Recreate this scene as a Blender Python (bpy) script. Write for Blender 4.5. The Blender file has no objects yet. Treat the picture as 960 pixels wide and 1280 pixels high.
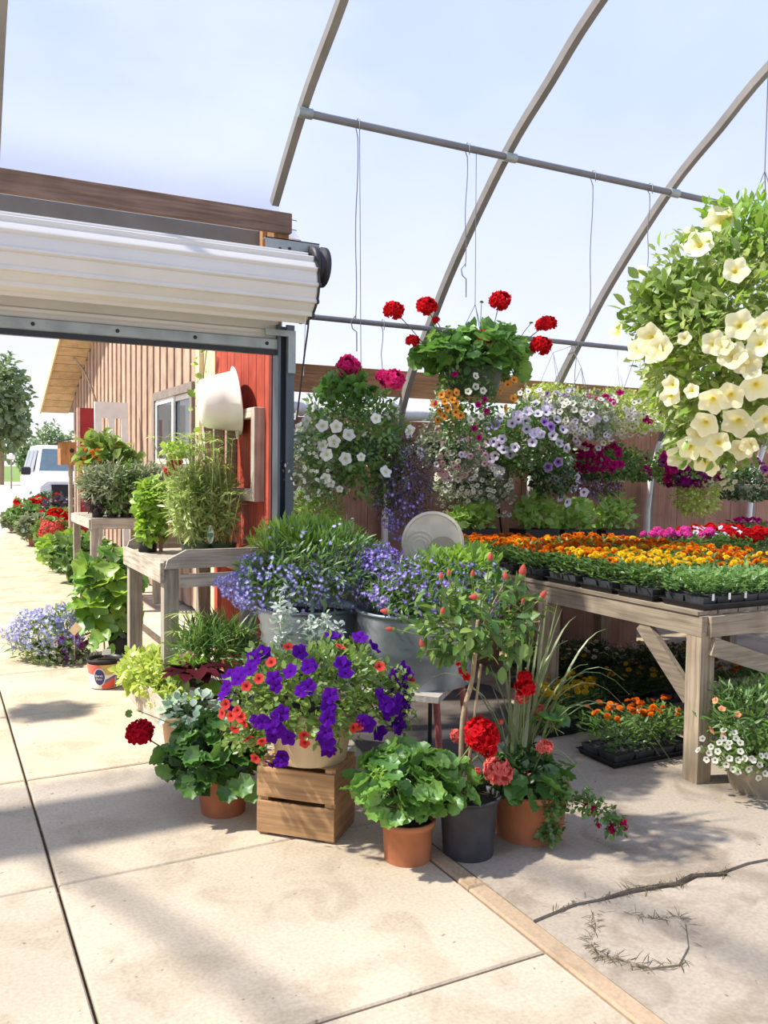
import bpy, math, random
import numpy as np
from mathutils import Matrix, Vector
random.seed(7); RNG = np.random.default_rng(11)
SC = bpy.context.scene; COL = SC.collection
R = math.radians

# ------------------------------------------------------------------ camera
F_PX, PITCH, YAW, ROLL, EYE = 1079.5, R(2.89), R(27.57), R(0.747), 1.6
FW = np.array([math.sin(YAW)*math.cos(PITCH), math.cos(YAW)*math.cos(PITCH), -math.sin(PITCH)])
_r = np.array([math.cos(YAW), -math.sin(YAW), 0.0]); _u = np.cross(_r, FW)
RT = _r*math.cos(ROLL)+_u*math.sin(ROLL); UP = -_r*math.sin(ROLL)+_u*math.cos(ROLL)
CAM = np.array([0, 0, EYE])
cd = bpy.data.cameras.new('camera'); cam = bpy.data.objects.new('camera', cd); COL.objects.link(cam)
cd.sensor_fit = 'VERTICAL'; cd.sensor_height = 36.0; cd.lens = F_PX/1280*36.0; cd.clip_start = .05; cd.clip_end = 900
cam.matrix_world = Matrix(((RT[0], UP[0], -FW[0], 0), (RT[1], UP[1], -FW[1], 0), (RT[2], UP[2], -FW[2], EYE), (0, 0, 0, 1)))
SC.camera = cam

# ------------------------------------------------------------------ world, sun, exposure
SUN_DIR = np.array([-0.60, 0.21, 0.80]); SUN_DIR = SUN_DIR/np.linalg.norm(SUN_DIR)
w = bpy.data.worlds.new('sky'); SC.world = w; w.use_nodes = True
nt = w.node_tree; nt.nodes.clear()
wo = nt.nodes.new('ShaderNodeOutputWorld'); bg = nt.nodes.new('ShaderNodeBackground')
tc = nt.nodes.new('ShaderNodeTexCoord'); sx = nt.nodes.new('ShaderNodeSeparateXYZ'); rp = nt.nodes.new('ShaderNodeValToRGB')
nz = nt.nodes.new('ShaderNodeTexNoise'); nz.inputs['Scale'].default_value = 2.2; nz.inputs['Detail'].default_value = 5
mp = nt.nodes.new('ShaderNodeMapping'); mp.inputs['Scale'].default_value = (1, 1, 2.5)
cl = nt.nodes.new('ShaderNodeValToRGB'); mxw = nt.nodes.new('ShaderNodeMix'); mxw.data_type = 'RGBA'
e = rp.color_ramp.elements
e[0].position = 0.0; e[0].color = (1.02, .98, 1.0, 1)
e[1].position = 0.85; e[1].color = (0.33, 0.45, 0.80, 1)
q = e.new(0.10); q.color = (0.84, 0.86, 0.99, 1)
q = e.new(0.38); q.color = (0.50, 0.61, 0.95, 1)
cl.color_ramp.elements[0].position = .45; cl.color_ramp.elements[0].color = (0, 0, 0, 1)
cl.color_ramp.elements[1].position = .75; cl.color_ramp.elements[1].color = (.45, .45, .45, 1)
nt.links.new(tc.outputs['Generated'], sx.inputs[0]); nt.links.new(sx.outputs['Z'], rp.inputs['Fac'])
nt.links.new(tc.outputs['Generated'], mp.inputs[0]); nt.links.new(mp.outputs[0], nz.inputs['Vector'])
nt.links.new(nz.outputs['Fac'], cl.inputs['Fac']); nt.links.new(cl.outputs['Color'], mxw.inputs['Factor'])
nt.links.new(rp.outputs['Color'], mxw.inputs['A']); mxw.inputs['B'].default_value = (.95, .96, 1, 1)
nt.links.new(mxw.outputs['Result'], bg.inputs['Color']); bg.inputs['Strength'].default_value = 0.95
nt.links.new(bg.outputs[0], wo.inputs[0])
sl = bpy.data.lights.new('sun', 'SUN'); sl.energy = 6.6; sl.angle = R(1.8); sl.color = (1.0, 0.93, 0.82)
sun = bpy.data.objects.new('sun', sl); COL.objects.link(sun)
sun.rotation_euler = Vector(SUN_DIR).to_track_quat('Z', 'Y').to_euler()
vs = SC.view_settings; vs.view_transform = 'Standard'; vs.look = 'None'; vs.gamma = 1.0; vs.exposure = 0.30; vs.use_curve_mapping = False
SC.cycles.transparent_max_bounces = 24; SC.cycles.max_bounces = 10; SC.cycles.transmission_bounces = 8

# ------------------------------------------------------------------ pixel -> place
def ray(x, y): return FW+RT*(x-480)/F_PX+UP*(640-y)/F_PX
def G(x, y, z=0.0):
    d = ray(x, y); return CAM+d*((z-EYE)/d[2])
def AX(x, y, X):
    d = ray(x, y); return CAM+d*(X/d[0])
def AY(x, y, Y):
    d = ray(x, y); return CAM+d*(Y/d[1])
def DEP(x, y, D): return CAM+ray(x, y)*D
def PXM(D): return D/F_PX          # metres per pixel at a depth
def depth_of(P): return float((np.asarray(P)-CAM)@FW)

# ------------------------------------------------------------------ materials
MATS = {}
def newmat(name):
    m = bpy.data.materials.new(name); m.use_nodes = True; m.node_tree.nodes.clear()
    out = m.node_tree.nodes.new('ShaderNodeOutputMaterial'); return m, m.node_tree, out
def rgb(c): return (c[0], c[1], c[2], 1)
def solid(name, c, rough=.6, metal=0.0, var=.18, scale=8, bump=.0, stretch=(1, 1, 1), spec=.4, c2=None, bscale=None):
    """plain surface with noise mottling and optional fine relief"""
    if name in MATS: return MATS[name]
    m, t, out = newmat(name); N = t.nodes; L = t.links
    p = N.new('ShaderNodeBsdfPrincipled'); p.inputs['Roughness'].default_value = rough; p.inputs['Metallic'].default_value = metal
    p.inputs['Specular IOR Level'].default_value = spec
    tc = N.new('ShaderNodeTexCoord'); mp = N.new('ShaderNodeMapping'); mp.inputs['Scale'].default_value = stretch
    n = N.new('ShaderNodeTexNoise'); n.inputs['Scale'].default_value = scale; n.inputs['Detail'].default_value = 6
    r = N.new('ShaderNodeValToRGB'); r.color_ramp.elements[0].position = .3; r.color_ramp.elements[1].position = .7
    a = [x*(1-var) for x in c]; b = [min(1, x*(1+var)) for x in c]
    if c2: b = c2
    r.color_ramp.elements[0].color = rgb(a); r.color_ramp.elements[1].color = rgb(b)
    oi = N.new('ShaderNodeObjectInfo'); hs = N.new('ShaderNodeHueSaturation'); mr = N.new('ShaderNodeMapRange')
    mr.inputs['To Min'].default_value = 1-var*.6; mr.inputs['To Max'].default_value = 1+var*.6
    L.new(oi.outputs['Random'], mr.inputs['Value']); L.new(mr.outputs[0], hs.inputs['Value'])
    L.new(tc.outputs['Object'], mp.inputs[0]); L.new(mp.outputs[0], n.inputs['Vector']); L.new(n.outputs['Fac'], r.inputs['Fac'])
    L.new(r.outputs[0], hs.inputs['Color']); L.new(hs.outputs[0], p.inputs['Base Color'])
    if bump:
        n2 = N.new('ShaderNodeTexNoise'); n2.inputs['Scale'].default_value = bscale or scale*5; n2.inputs['Detail'].default_value = 8
        L.new(mp.outputs[0], n2.inputs['Vector'])
        bp = N.new('ShaderNodeBump'); bp.inputs['Strength'].default_value = bump; bp.inputs['Distance'].default_value = .01
        L.new(n2.outputs['Fac'], bp.inputs['Height']); L.new(bp.outputs[0], p.inputs['Normal'])
    L.new(p.outputs[0], out.inputs[0]); MATS[name] = m; return m
def leafmat(name, c1, c2, transl=.4, gloss=.06, tcol=None):
    """leaf: diffuse + translucent; hue varies leaf by leaf"""
    if name in MATS: return MATS[name]
    m, t, out = newmat(name); N = t.nodes; L = t.links
    at = N.new('ShaderNodeAttribute'); at.attribute_name = 'tint'; oi = N.new('ShaderNodeObjectInfo')
    ad = N.new('ShaderNodeMath'); ad.operation = 'ADD'; fr = N.new('ShaderNodeMath'); fr.operation = 'FRACT'
    L.new(at.outputs['Fac'], ad.inputs[0]); L.new(oi.outputs['Random'], ad.inputs[1]); L.new(ad.outputs[0], fr.inputs[0])
    mx = N.new('ShaderNodeMix'); mx.data_type = 'RGBA'; mx.inputs['A'].default_value = rgb(c1); mx.inputs['B'].default_value = rgb(c2)
    L.new(fr.outputs[0], mx.inputs['Factor'])
    d = N.new('ShaderNodeBsdfDiffuse'); tr = N.new('ShaderNodeBsdfTranslucent'); g = N.new('ShaderNodeBsdfGlossy'); g.inputs['Roughness'].default_value = .45
    hs = N.new('ShaderNodeHueSaturation'); hs.inputs['Value'].default_value = 1.35; hs.inputs['Hue'].default_value = .485
    L.new(mx.outputs['Result'], d.inputs[0])
    if tcol: tr.inputs[0].default_value = rgb(tcol)
    else:
        L.new(mx.outputs['Result'], hs.inputs['Color']); L.new(hs.outputs[0], tr.inputs[0])
    m1 = N.new('ShaderNodeMixShader'); m1.inputs[0].default_value = transl; L.new(d.outputs[0], m1.inputs[1]); L.new(tr.outputs[0], m1.inputs[2])
    m2 = N.new('ShaderNodeMixShader'); m2.inputs[0].default_value = gloss; L.new(m1.outputs[0], m2.inputs[1]); L.new(g.outputs[0], m2.inputs[2])
    L.new(m2.outputs[0], out.inputs[0]); MATS[name] = m; return m
def petal(name, edge, mid, throat, transl=.35, p1=.22, p2=.5):
    """petal: colour runs from throat to rim along the 'rad' attribute"""
    if name in MATS: return MATS[name]
    m, t, out = newmat(name); N = t.nodes; L = t.links
    at = N.new('ShaderNodeAttribute'); at.attribute_name = 'rad'
    r = N.new('ShaderNodeValToRGB'); el = r.color_ramp.elements
    el[0].position = p1; el[0].color = rgb(throat); el[1].position = 1.0; el[1].color = rgb(edge); k = el.new(p2); k.color = rgb(mid)
    L.new(at.outputs['Fac'], r.inputs['Fac'])
    oi = N.new('ShaderNodeObjectInfo'); at2 = N.new('ShaderNodeAttribute'); at2.attribute_name = 'tint'
    ad = N.new('ShaderNodeMath'); ad.operation = 'ADD'; fr = N.new('ShaderNodeMath'); fr.operation = 'FRACT'
    L.new(at2.outputs['Fac'], ad.inputs[0]); L.new(oi.outputs['Random'], ad.inputs[1]); L.new(ad.outputs[0], fr.inputs[0])
    mr = N.new('ShaderNodeMapRange'); mr.inputs['To Min'].default_value = .8; mr.inputs['To Max'].default_value = 1.15; L.new(fr.outputs[0], mr.inputs['Value'])
    hs = N.new('ShaderNodeHueSaturation'); L.new(mr.outputs[0], hs.inputs['Value']); L.new(r.outputs[0], hs.inputs['Color'])
    d = N.new('ShaderNodeBsdfDiffuse'); tr = N.new('ShaderNodeBsdfTranslucent')
    L.new(hs.outputs[0], d.inputs[0]); L.new(hs.outputs[0], tr.inputs[0])
    m1 = N.new('ShaderNodeMixShader'); m1.inputs[0].default_value = transl; L.new(d.outputs[0], m1.inputs[1]); L.new(tr.outputs[0], m1.inputs[2])
    L.new(m1.outputs[0], out.inputs[0]); MATS[name] = m; return m
def woodmat(name, c, var=.28, axis='x', rough=.8, dark=.55):
    """weathered board: long grain along one axis of the board plus knots"""
    if name in MATS: return MATS[name]
    m, t, out = newmat(name); N = t.nodes; L = t.links
    p = N.new('ShaderNodeBsdfPrincipled'); p.inputs['Roughness'].default_value = rough; p.inputs['Specular IOR Level'].default_value = .2
    tc = N.new('ShaderNodeTexCoord'); mp = N.new('ShaderNodeMapping')
    mp.inputs['Scale'].default_value = {'x': (1.2, 26, 26), 'y': (26, 1.2, 26), 'z': (26, 26, 1.2)}[axis]
    n = N.new('ShaderNodeTexNoise'); n.inputs['Scale'].default_value = 2.0; n.inputs['Detail'].default_value = 8; n.inputs['Distortion'].default_value = .8
    n2 = N.new('ShaderNodeTexNoise'); n2.inputs['Scale'].default_value = 5; n2.inputs['Detail'].default_value = 3
    r = N.new('ShaderNodeValToRGB'); r.color_ramp.elements[0].position = .28; r.color_ramp.elements[1].position = .68
    r.color_ramp.elements[0].color = rgb([x*dark for x in c]); r.color_ramp.elements[1].color = rgb([min(1, x*(1+var*.4)) for x in c])
    mx = N.new('ShaderNodeMix'); mx.data_type = 'RGBA'; mx.blend_type = 'MULTIPLY'; mx.inputs['Factor'].default_value = .55
    r2 = N.new('ShaderNodeValToRGB'); r2.color_ramp.elements[0].position = .35; r2.color_ramp.elements[0].color = (.6, .58, .56, 1); r2.color_ramp.elements[1].position = .6
    oi = N.new('ShaderNodeObjectInfo'); hs = N.new('ShaderNodeHueSaturation'); mr = N.new('ShaderNodeMapRange')
    mr.inputs['To Min'].default_value = 1-var*.6; mr.inputs['To Max'].default_value = 1+var*.5
    vm = N.new('ShaderNodeVectorMath'); vm.operation = 'ADD'
    L.new(oi.outputs['Random'], mr.inputs['Value']); L.new(mr.outputs[0], hs.inputs['Value'])
    L.new(tc.outputs['Object'], vm.inputs[0]); L.new(oi.outputs['Random'], vm.inputs[1]); L.new(vm.outputs[0], mp.inputs[0])
    L.new(mp.outputs[0], n.inputs['Vector']); L.new(vm.outputs[0], n2.inputs['Vector'])
    L.new(n.outputs['Fac'], r.inputs['Fac']); L.new(n2.outputs['Fac'], r2.inputs['Fac'])
    L.new(r.outputs[0], mx.inputs['A']); L.new(r2.outputs[0], mx.inputs['B']); L.new(mx.outputs['Result'], hs.inputs['Color'])
    L.new(hs.outputs[0], p.inputs['Base Color'])
    bp = N.new('ShaderNodeBump'); bp.inputs['Strength'].default_value = .35; bp.inputs['Distance'].default_value = .004
    L.new(n.outputs['Fac'], bp.inputs['Height']); L.new(bp.outputs[0], p.inputs['Normal'])
    L.new(p.outputs[0], out.inputs[0]); MATS[name] = m; return m
def concrete(name, c, stain=.5):
    if name in MATS: return MATS[name]
    m, t, out = newmat(name); N = t.nodes; L = t.links
    p = N.new('ShaderNodeBsdfPrincipled'); p.inputs['Roughness'].default_value = .9; p.inputs['Specular IOR Level'].default_value = .15
    tc = N.new('ShaderNodeTexCoord')
    def noise(s, d=6, dist=0):
        n = N.new('ShaderNodeTexNoise'); n.inputs['Scale'].default_value = s; n.inputs['Detail'].default_value = d; n.inputs['Distortion'].default_value = dist
        L.new(tc.outputs['Object'], n.inputs['Vector']); return n
    def ramp(n, p0, c0, p1, c1):
        r = N.new('ShaderNodeValToRGB'); r.color_ramp.elements[0].position = p0; r.color_ramp.elements[1].position = p1
        r.color_ramp.elements[0].color = rgb(c0); r.color_ramp.elements[1].color = rgb(c1); L.new(n.outputs['Fac'], r.inputs['Fac']); return r
    base = ramp(noise(1.3, 7, .4), .3, [x*.84 for x in c], .7, [min(1, x*1.08) for x in c])
    st = ramp(noise(3.4, 9, 1.0), .36, (1-stain*.55, 1-stain*.6, 1-stain*.66), .5, (1, 1, 1))
    gr = ramp(noise(70, 4), .3, (.86, .86, .86), .62, (1.05, 1.05, 1.05))
    sp = ramp(noise(26, 2), .25, (.55, .5, .45), .30, (1, 1, 1))
    prev = base.outputs[0]
    for k in (st, gr, sp):
        mx = N.new('ShaderNodeMix'); mx.data_type = 'RGBA'; mx.blend_type = 'MULTIPLY'; mx.inputs['Factor'].default_value = 1
        L.new(prev, mx.inputs['A']); L.new(k.outputs[0], mx.inputs['B']); prev = mx.outputs['Result']
    L.new(prev, p.inputs['Base Color'])
    bp = N.new('ShaderNodeBump'); bp.inputs['Strength'].default_value = .25; bp.inputs['Distance'].default_value = .004
    nb = noise(45, 8); L.new(nb.outputs['Fac'], bp.inputs['Height']); L.new(bp.outputs[0], p.inputs['Normal'])
    L.new(p.outputs[0], out.inputs[0]); MATS[name] = m; return m
def glassy(name, tint, fac=.35, rough=.03):
    if name in MATS: return MATS[name]
    m, t, out = newmat(name); N = t.nodes; L = t.links
    p = N.new('ShaderNodeBsdfPrincipled'); p.inputs['Base Color'].default_value = rgb(tint); p.inputs['Roughness'].default_value = rough; p.inputs['Specular IOR Level'].default_value = .9
    tr = N.new('ShaderNodeBsdfTransparent'); mx = N.new('ShaderNodeMixShader'); mx.inputs[0].default_value = 1-fac
    L.new(tr.outputs[0], mx.inputs[1]); L.new(p.outputs[0], mx.inputs[2]); L.new(mx.outputs[0], out.inputs[0]); MATS[name] = m; return m
def filmmat():
    m, t, out = newmat('poly_film'); N = t.nodes; L = t.links
    tr = N.new('ShaderNodeBsdfTransparent'); tr.inputs[0].default_value = (.855, .88, .95, 1)
    tl = N.new('ShaderNodeBsdfTranslucent'); tl.inputs[0].default_value = (.84, .87, 1.0, 1)
    tc = N.new('ShaderNodeTexCoord'); n = N.new('ShaderNodeTexNoise'); n.inputs['Scale'].default_value = 1.2; n.inputs['Detail'].default_value = 5
    mr = N.new('ShaderNodeMapRange'); mr.inputs['To Min'].default_value = .09; mr.inputs['To Max'].default_value = .17
    L.new(tc.outputs['Object'], n.inputs['Vector']); L.new(n.outputs['Fac'], mr.inputs['Value'])
    mx = N.new('ShaderNodeMixShader'); L.new(mr.outputs[0], mx.inputs[0]); L.new(tr.outputs[0], mx.inputs[1]); L.new(tl.outputs[0], mx.inputs[2])
    L.new(mx.outputs[0], out.inputs[0]); return m

# ------------------------------------------------------------------ objects and meshes
WO = {}
def tag(o, label=None, cat=None, group=None, kind=None):
    if label: o['label'] = label
    if cat: o['category'] = cat
    if group: o['group'] = group
    if kind: o['kind'] = kind
    return o
def thing(name, loc, label=None, cat=None, group=None, kind=None):
    o = bpy.data.objects.new(name, None); o.empty_display_size = .1; COL.objects.link(o)
    o.location = tuple(float(v) for v in loc); WO[o.name] = np.array(loc, float); return tag(o, label, cat, group, kind)
def link(name, me, parent=None, at=None):
    o = bpy.data.objects.new(name, me); COL.objects.link(o)
    if parent is not None:
        o.parent = parent
    if at is None: WO[o.name] = WO[parent.name] if parent is not None else np.zeros(3)
    else:
        WO[o.name] = np.array(at, float); o.location = tuple(np.array(at)-(WO[parent.name] if parent is not None else 0))
    return o
def place(name, me, parent, P, D, N, S):
    """one piece that shares mesh data: long axis D, facing N, size S"""
    D = np.asarray(D, float); D = D/np.linalg.norm(D); N = np.asarray(N, float); N = N-D*(N@D); N = N/(np.linalg.norm(N)+1e-9); Y = np.cross(N, D)
    o = bpy.data.objects.new(name, me); COL.objects.link(o); o.parent = parent
    p = np.asarray(P)-WO[parent.name]
    if np.isscalar(S): S = (S, S, S)
    o.matrix_basis = Matrix([[D[i]*S[0], Y[i]*S[1], N[i]*S[2], p[i]] for i in range(3)]+[[0, 0, 0, 1]])
    WO[o.name] = np.asarray(P); return o
def face(name, me, parent, P, N, S, spin=None):
    """one flower: its axis is N"""
    N = np.asarray(N, float); N = N/np.linalg.norm(N)
    a = np.array([0, 0, 1.]) if abs(N[2]) < .9 else np.array([1., 0, 0])
    u = np.cross(a, N); u /= np.linalg.norm(u); v = np.cross(N, u); s = random.uniform(0, 6.28) if spin is None else spin
    return place(name, me, parent, P, u*math.cos(s)+v*math.sin(s), N, S)
def mesh_np(name, V, T, mat, tint=None, rad=None, smooth=False):
    V = np.asarray(V, np.float32); T = np.asarray(T, np.int32); me = bpy.data.meshes.new(name)
    me.vertices.add(len(V)); me.vertices.foreach_set('co', V.ravel())
    me.loops.add(T.size); me.loops.foreach_set('vertex_index', T.ravel())
    me.polygons.add(len(T)); me.polygons.foreach_set('loop_start', np.arange(0, T.size, 3, dtype=np.int32))
    for nm, a in (('tint', tint), ('rad', rad)):
        if a is not None:
            at = me.attributes.new(nm, 'FLOAT', 'POINT'); at.data.foreach_set('value', np.asarray(a, np.float32))
    me.update(calc_edges=True); me.validate()
    if smooth: me.polygons.foreach_set('use_smooth', np.ones(len(T), bool))
    me.materials.append(mat); return me
class MB:
    def __init__(s): s.v = []; s.f = []; s.m = []; s.sm = []
    def add(s, V, F, mi=0, sm=False):
        b = len(s.v); s.v += [tuple(float(c) for c in p) for p in V]
        for f in F: s.f.append(tuple(i+b for i in f)); s.m.append(mi); s.sm.append(sm)
        return s
    def box(s, lo, hi, mi=0, M=None, bev=0.0):
        x0, y0, z0 = lo; x1, y1, z1 = hi
        if bev:
            b = bev; V = []
            for z, ins in ((z0, b), (z0+b, 0), (z1-b, 0), (z1, b)):
                V += [(x0+ins, y0+ins, z), (x1-ins, y0+ins, z), (x1-ins, y1-ins, z), (x0+ins, y1-ins, z)]
            Fc = [(3, 2, 1, 0), (12, 13, 14, 15)]
            for k in range(3):
                for j in range(4): a = k*4+j; c = k*4+(j+1) % 4; Fc.append((a, c, c+4, a+4))
        else:
            V = [(x0, y0, z0), (x1, y0, z0), (x1, y1, z0), (x0, y1, z0), (x0, y0, z1), (x1, y0, z1), (x1, y1, z1), (x0, y1, z1)]
            Fc = [(3, 2, 1, 0), (4, 5, 6, 7), (0, 1, 5, 4), (1, 2, 6, 5), (2, 3, 7, 6), (3, 0, 4, 7)]
        if M is not None: V = [tuple(M @ Vector(p)) for p in V]
        return s.add(V, Fc, mi)
    def bar(s, a, b, wd, ht, up=(0, 0, 1), mi=0):
        """a rectangular bar from a to b; wd across, ht along up"""
        a = np.array(a, float); b = np.array(b, float); d = b-a; l = np.linalg.norm(d); d /= l
        u = np.array(up, float); u = u-d*(u@d); u /= np.linalg.norm(u); y = np.cross(u, d)
        V = []
        for p in (a, b):
            for sy, sz in ((-1, -1), (1, -1), (1, 1), (-1, 1)): V.append(p+y*sy*wd/2+u*sz*ht/2)
        return s.add(V, [(0, 1, 2, 3), (7, 6, 5, 4), (0, 4, 5, 1), (1, 5, 6, 2), (2, 6, 7, 3), (3, 7, 4, 0)], mi)
    def tube(s, pts, r, n=8, mi=0, cap=True, sm=True):
        P = [np.array(p, float) for p in pts]; rr = r if hasattr(r, '__len__') else [r]*len(P); V = []
        prevu = None
        for i, p in enumerate(P):
            d = P[min(i+1, len(P)-1)]-P[max(i-1, 0)]; d /= (np.linalg.norm(d)+1e-9)
            u = prevu if prevu is not None else (np.array([0, 0, 1.]) if abs(d[2]) < .9 else np.array([1., 0, 0]))
            u = u-d*(u@d); u /= np.linalg.norm(u); prevu = u; y = np.cross(d, u)
            for k in range(n):
                a = 2*math.pi*k/n; V.append(p+(u*math.cos(a)+y*math.sin(a))*rr[i])
        Fc = []
        for i in range(len(P)-1):
            for k in range(n): a = i*n+k; c = i*n+(k+1) % n; Fc.append((a, c, c+n, a+n))
        s.add(V, Fc, mi, sm)
        if cap: s.add(V[:n], [tuple(range(n-1, -1, -1))], mi); s.add(V[-n:], [tuple(range(n))], mi)
        return s
    def lathe(s, prof, c=(0, 0, 0), n=28, mi=0, axis='z', sm=True, capa=False, capb=False):
        V = []
        for r, h in prof:
            for k in range(n):
                a = 2*math.pi*k/n; x, y, z = r*math.cos(a), r*math.sin(a), h
                if axis == 'x': x, y, z = z, x, y
                if axis == 'y': x, y, z = y, z, x
                V.append((x+c[0], y+c[1], z+c[2]))
        Fc = []
        for i in range(len(prof)-1):
            for k in range(n): a = i*n+k; b = i*n+(k+1) % n; Fc.append((a, b, b+n, a+n))
        s.add(V, Fc, mi, sm)
        if capa: s.add(V[:n], [tuple(range(n-1, -1, -1))], mi)
        if capb: s.add(V[-n:], [tuple(range(n))], mi)
        return s
    def prism(s, poly, z0, z1, mi=0, T=None):
        """polygon (x,y) extruded z0..z1; T maps (x,y,z) to world"""
        n = len(poly); V = [(x, y, z0) for x, y in poly]+[(x, y, z1) for x, y in poly]
        if T: V = [T(*p) for p in V]
        return s.add(V, [tuple(range(n-1, -1, -1)), tuple(range(n, 2*n))]+[(i, (i+1) % n, (i+1) % n+n, i+n) for i in range(n)], mi)
    def build(s, name, mats, parent=None, at=None):
        o0 = np.array(at, float) if at is not None else (WO[parent.name] if parent is not None else np.zeros(3))
        me = bpy.data.meshes.new(name); me.from_pydata([tuple(np.array(p)-o0) for p in s.v], [], s.f); me.validate()
        if not isinstance(mats, (list, tuple)): mats = [mats]
        for m in mats: me.materials.append(m)
        if len(me.polygons) == len(s.m):
            me.polygons.foreach_set('material_index', s.m); me.polygons.foreach_set('use_smooth', s.sm)
        me.update()
        import bmesh
        bm = bmesh.new(); bm.from_mesh(me); bmesh.ops.recalc_face_normals(bm, faces=bm.faces); bm.to_mesh(me); bm.free()
        return link(name, me, parent, at)

# ------------------------------------------------------------------ plant pieces (templates: V, T, rad)
def t_lance(w=.22, fold=.10, droop=.12, nseg=3):
    V = [(0, 0, 0)]; 
    for i in range(1, nseg+1):
        x = i/nseg
        if i < nseg:
            ww = w*math.sin(math.pi*min(1, x*.92+.04))
            V += [(x, -ww, fold*ww*4-droop*x*x), (x, 0, -droop*x*x), (x, ww, fold*ww*4-droop*x*x)]
    V.append((1, 0, -droop)); T = [(0, 1, 2), (0, 2, 3)]
    for i in range(nseg-2):
        a = 1+3*i; b = a+3; T += [(a, b, b+1), (a, b+1, a+1), (a+1, b+1, b+2), (a+1, b+2, a+2)]
    a = 1+3*(nseg-2); e = len(V)-1; T += [(a, e, a+1), (a+1, e, a+2)]
    return np.array(V, float), np.array(T), None
def t_round(n=24, scal=.17, lobes=8, cup=.22, notch=True, wave=.09):
    """round scalloped leaf, stem at origin of the notch, blade around (0.5,0,0)"""
    V = [(0, 0, 0)]; 
    for ring, rr in ((0, .55), (1, 1.0)):
        for k in range(n):
            a = -math.pi+2*math.pi*(k+.5)/n
            r = rr*(1-(scal*(.5+.5*math.cos(lobes*a)) if ring else 0))
            if notch and ring: r *= 1-.55*math.exp(-((abs(a)-math.pi)/.22)**2)
            V.append((r*math.cos(a), r*math.sin(a), cup*rr*rr-(.06 if ring == 0 else 0)+(wave*math.cos(lobes*a+.6) if ring else 0)))
    T = [(0, 1+k, 1+(k+1) % n) for k in range(n)]
    for k in range(n): a = 1+k; b = 1+(k+1) % n; T += [(a, a+n, b+n), (a, b+n, b)]
    return np.array(V, float), np.array(T), None
def t_trumpet(n=20, deep=.45, lobe=.17, flat=.06, ruffle=.07):
    V = [(0, 0, -deep)]; rad = [0.0]
    for r, z, q in ((.20, -deep*.35, .28), (.62, -flat*.3, .62), (1.0, flat, 1.0)):
        for k in range(n):
            a = 2*math.pi*k/n; rr = r*(1-(lobe*(.5-.5*math.cos(5*a)) if r > .5 else 0))
            V.append((rr*math.cos(a), rr*math.sin(a), z+(ruffle*math.sin(5*a*1.0+1.1+r) if r > .5 else 0))); rad.append(q)
    T = [(0, 1+k, 1+(k+1) % n) for k in range(n)]
    for j in range(2):
        for k in range(n): a = 1+j*n+k; b = 1+j*n+(k+1) % n; T += [(a, a+n, b+n), (a, b+n, b)]
    return np.array(V, float), np.array(T), np.array(rad)
def t_floret(pet=5, w=.42, cup=.2):
    V = [(0, 0, 0)]; rad = [0]; T = []
    for k in range(pet):
        a = 2*math.pi*k/pet; d = np.array([math.cos(a), math.sin(a), 0]); s = np.array([-d[1], d[0], 0]); b = len(V)
        for p, q in ((d*.55+s*w, .6), (d*1.0+s*w*.5, 1), (d*1.0-s*w*.5, 1), (d*.55-s*w, .6)):
            V.append(tuple(p+np.array([0, 0, cup*q]))); rad.append(q)
        T += [(0, b+3, b+2), (0, b+2, b+1), (0, b+1, b)]
    return np.array(V, float), np.array(T), np.array(rad, float)
def t_pom(n=11):
    V = []; rad = []; T = []
    for r, z, q in ((1.0, .10, 1), (.86, .34, .85), (.62, .52, .7), (.34, .62, .5)):
        b = len(V); V.append((0, 0, z-.18)); rad.append(q*.4)
        for k in range(n*2):
            a = 2*math.pi*(k+.3*r*7)/(n*2); rr = r*(1 if k % 2 else .78); V.append((rr*math.cos(a), rr*math.sin(a), z+(.07 if k % 2 == 0 else -.03))); rad.append(q)
        T += [(b, b+1+k, b+1+(k+1) % (2*n)) for k in range(2*n)]
    return np.array(V, float), np.array(T), np.array(rad)
def t_mallow(n=20, flat=.0): return t_trumpet(20, .14, .20, .02, .13)
def inst(tpl, P, D, N, S):
    V, T, rad = tpl; n = len(P)
    D = D/np.linalg.norm(D, axis=1, keepdims=True); N = N-D*np.sum(N*D, 1, keepdims=True); N = N/(np.linalg.norm(N, axis=1, keepdims=True)+1e-9); Y = np.cross(N, D)
    S = np.asarray(S, float)
    if S.ndim == 1: S = np.stack([S, S, S], 1)
    W = P[:, None, :]+V[None, :, 0:1]*(D*S[:, :1])[:, None, :]+V[None, :, 1:2]*(Y*S[:, 1:2])[:, None, :]+V[None, :, 2:3]*(N*S[:, 2:3])[:, None, :]
    TT = T[None]+(np.arange(n)*len(V))[:, None, None]
    tint = np.repeat(RNG.random(n), len(V)); rr = None if rad is None else np.tile(rad, n)
    return W.reshape(-1, 3), TT.reshape(-1, 3), tint, rr
def unit(n, zmin=-1.0):
    u = RNG.normal(size=(n*3, 3)); u /= np.linalg.norm(u, axis=1, keepdims=True); u = u[u[:, 2] >= zmin][:n]
    return u if len(u) == n else unit(n, zmin)
def scatter(name, parent, mat, tpl, P, D, N, S, label=None):
    V, T, ti, rd = inst(tpl, P, D, N, S)
    o = link(name, mesh_np(name, V-WO[parent.name], T, mat, ti, rd), parent); o['kind'] = 'stuff'
    if label: o['label'] = label
    return o
LANCE = t_lance(); LANCE_N = t_lance(.10, .05, .2); LANCE_W = t_lance(.34, .08, .15); OVAL = t_lance(.30, .06, .1, 4); THREAD = t_lance(.035, .02, .35, 4)
TRUMPET = t_trumpet(); FLORET = t_floret(); POM = t_pom(); ROUND = t_round()
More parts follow.
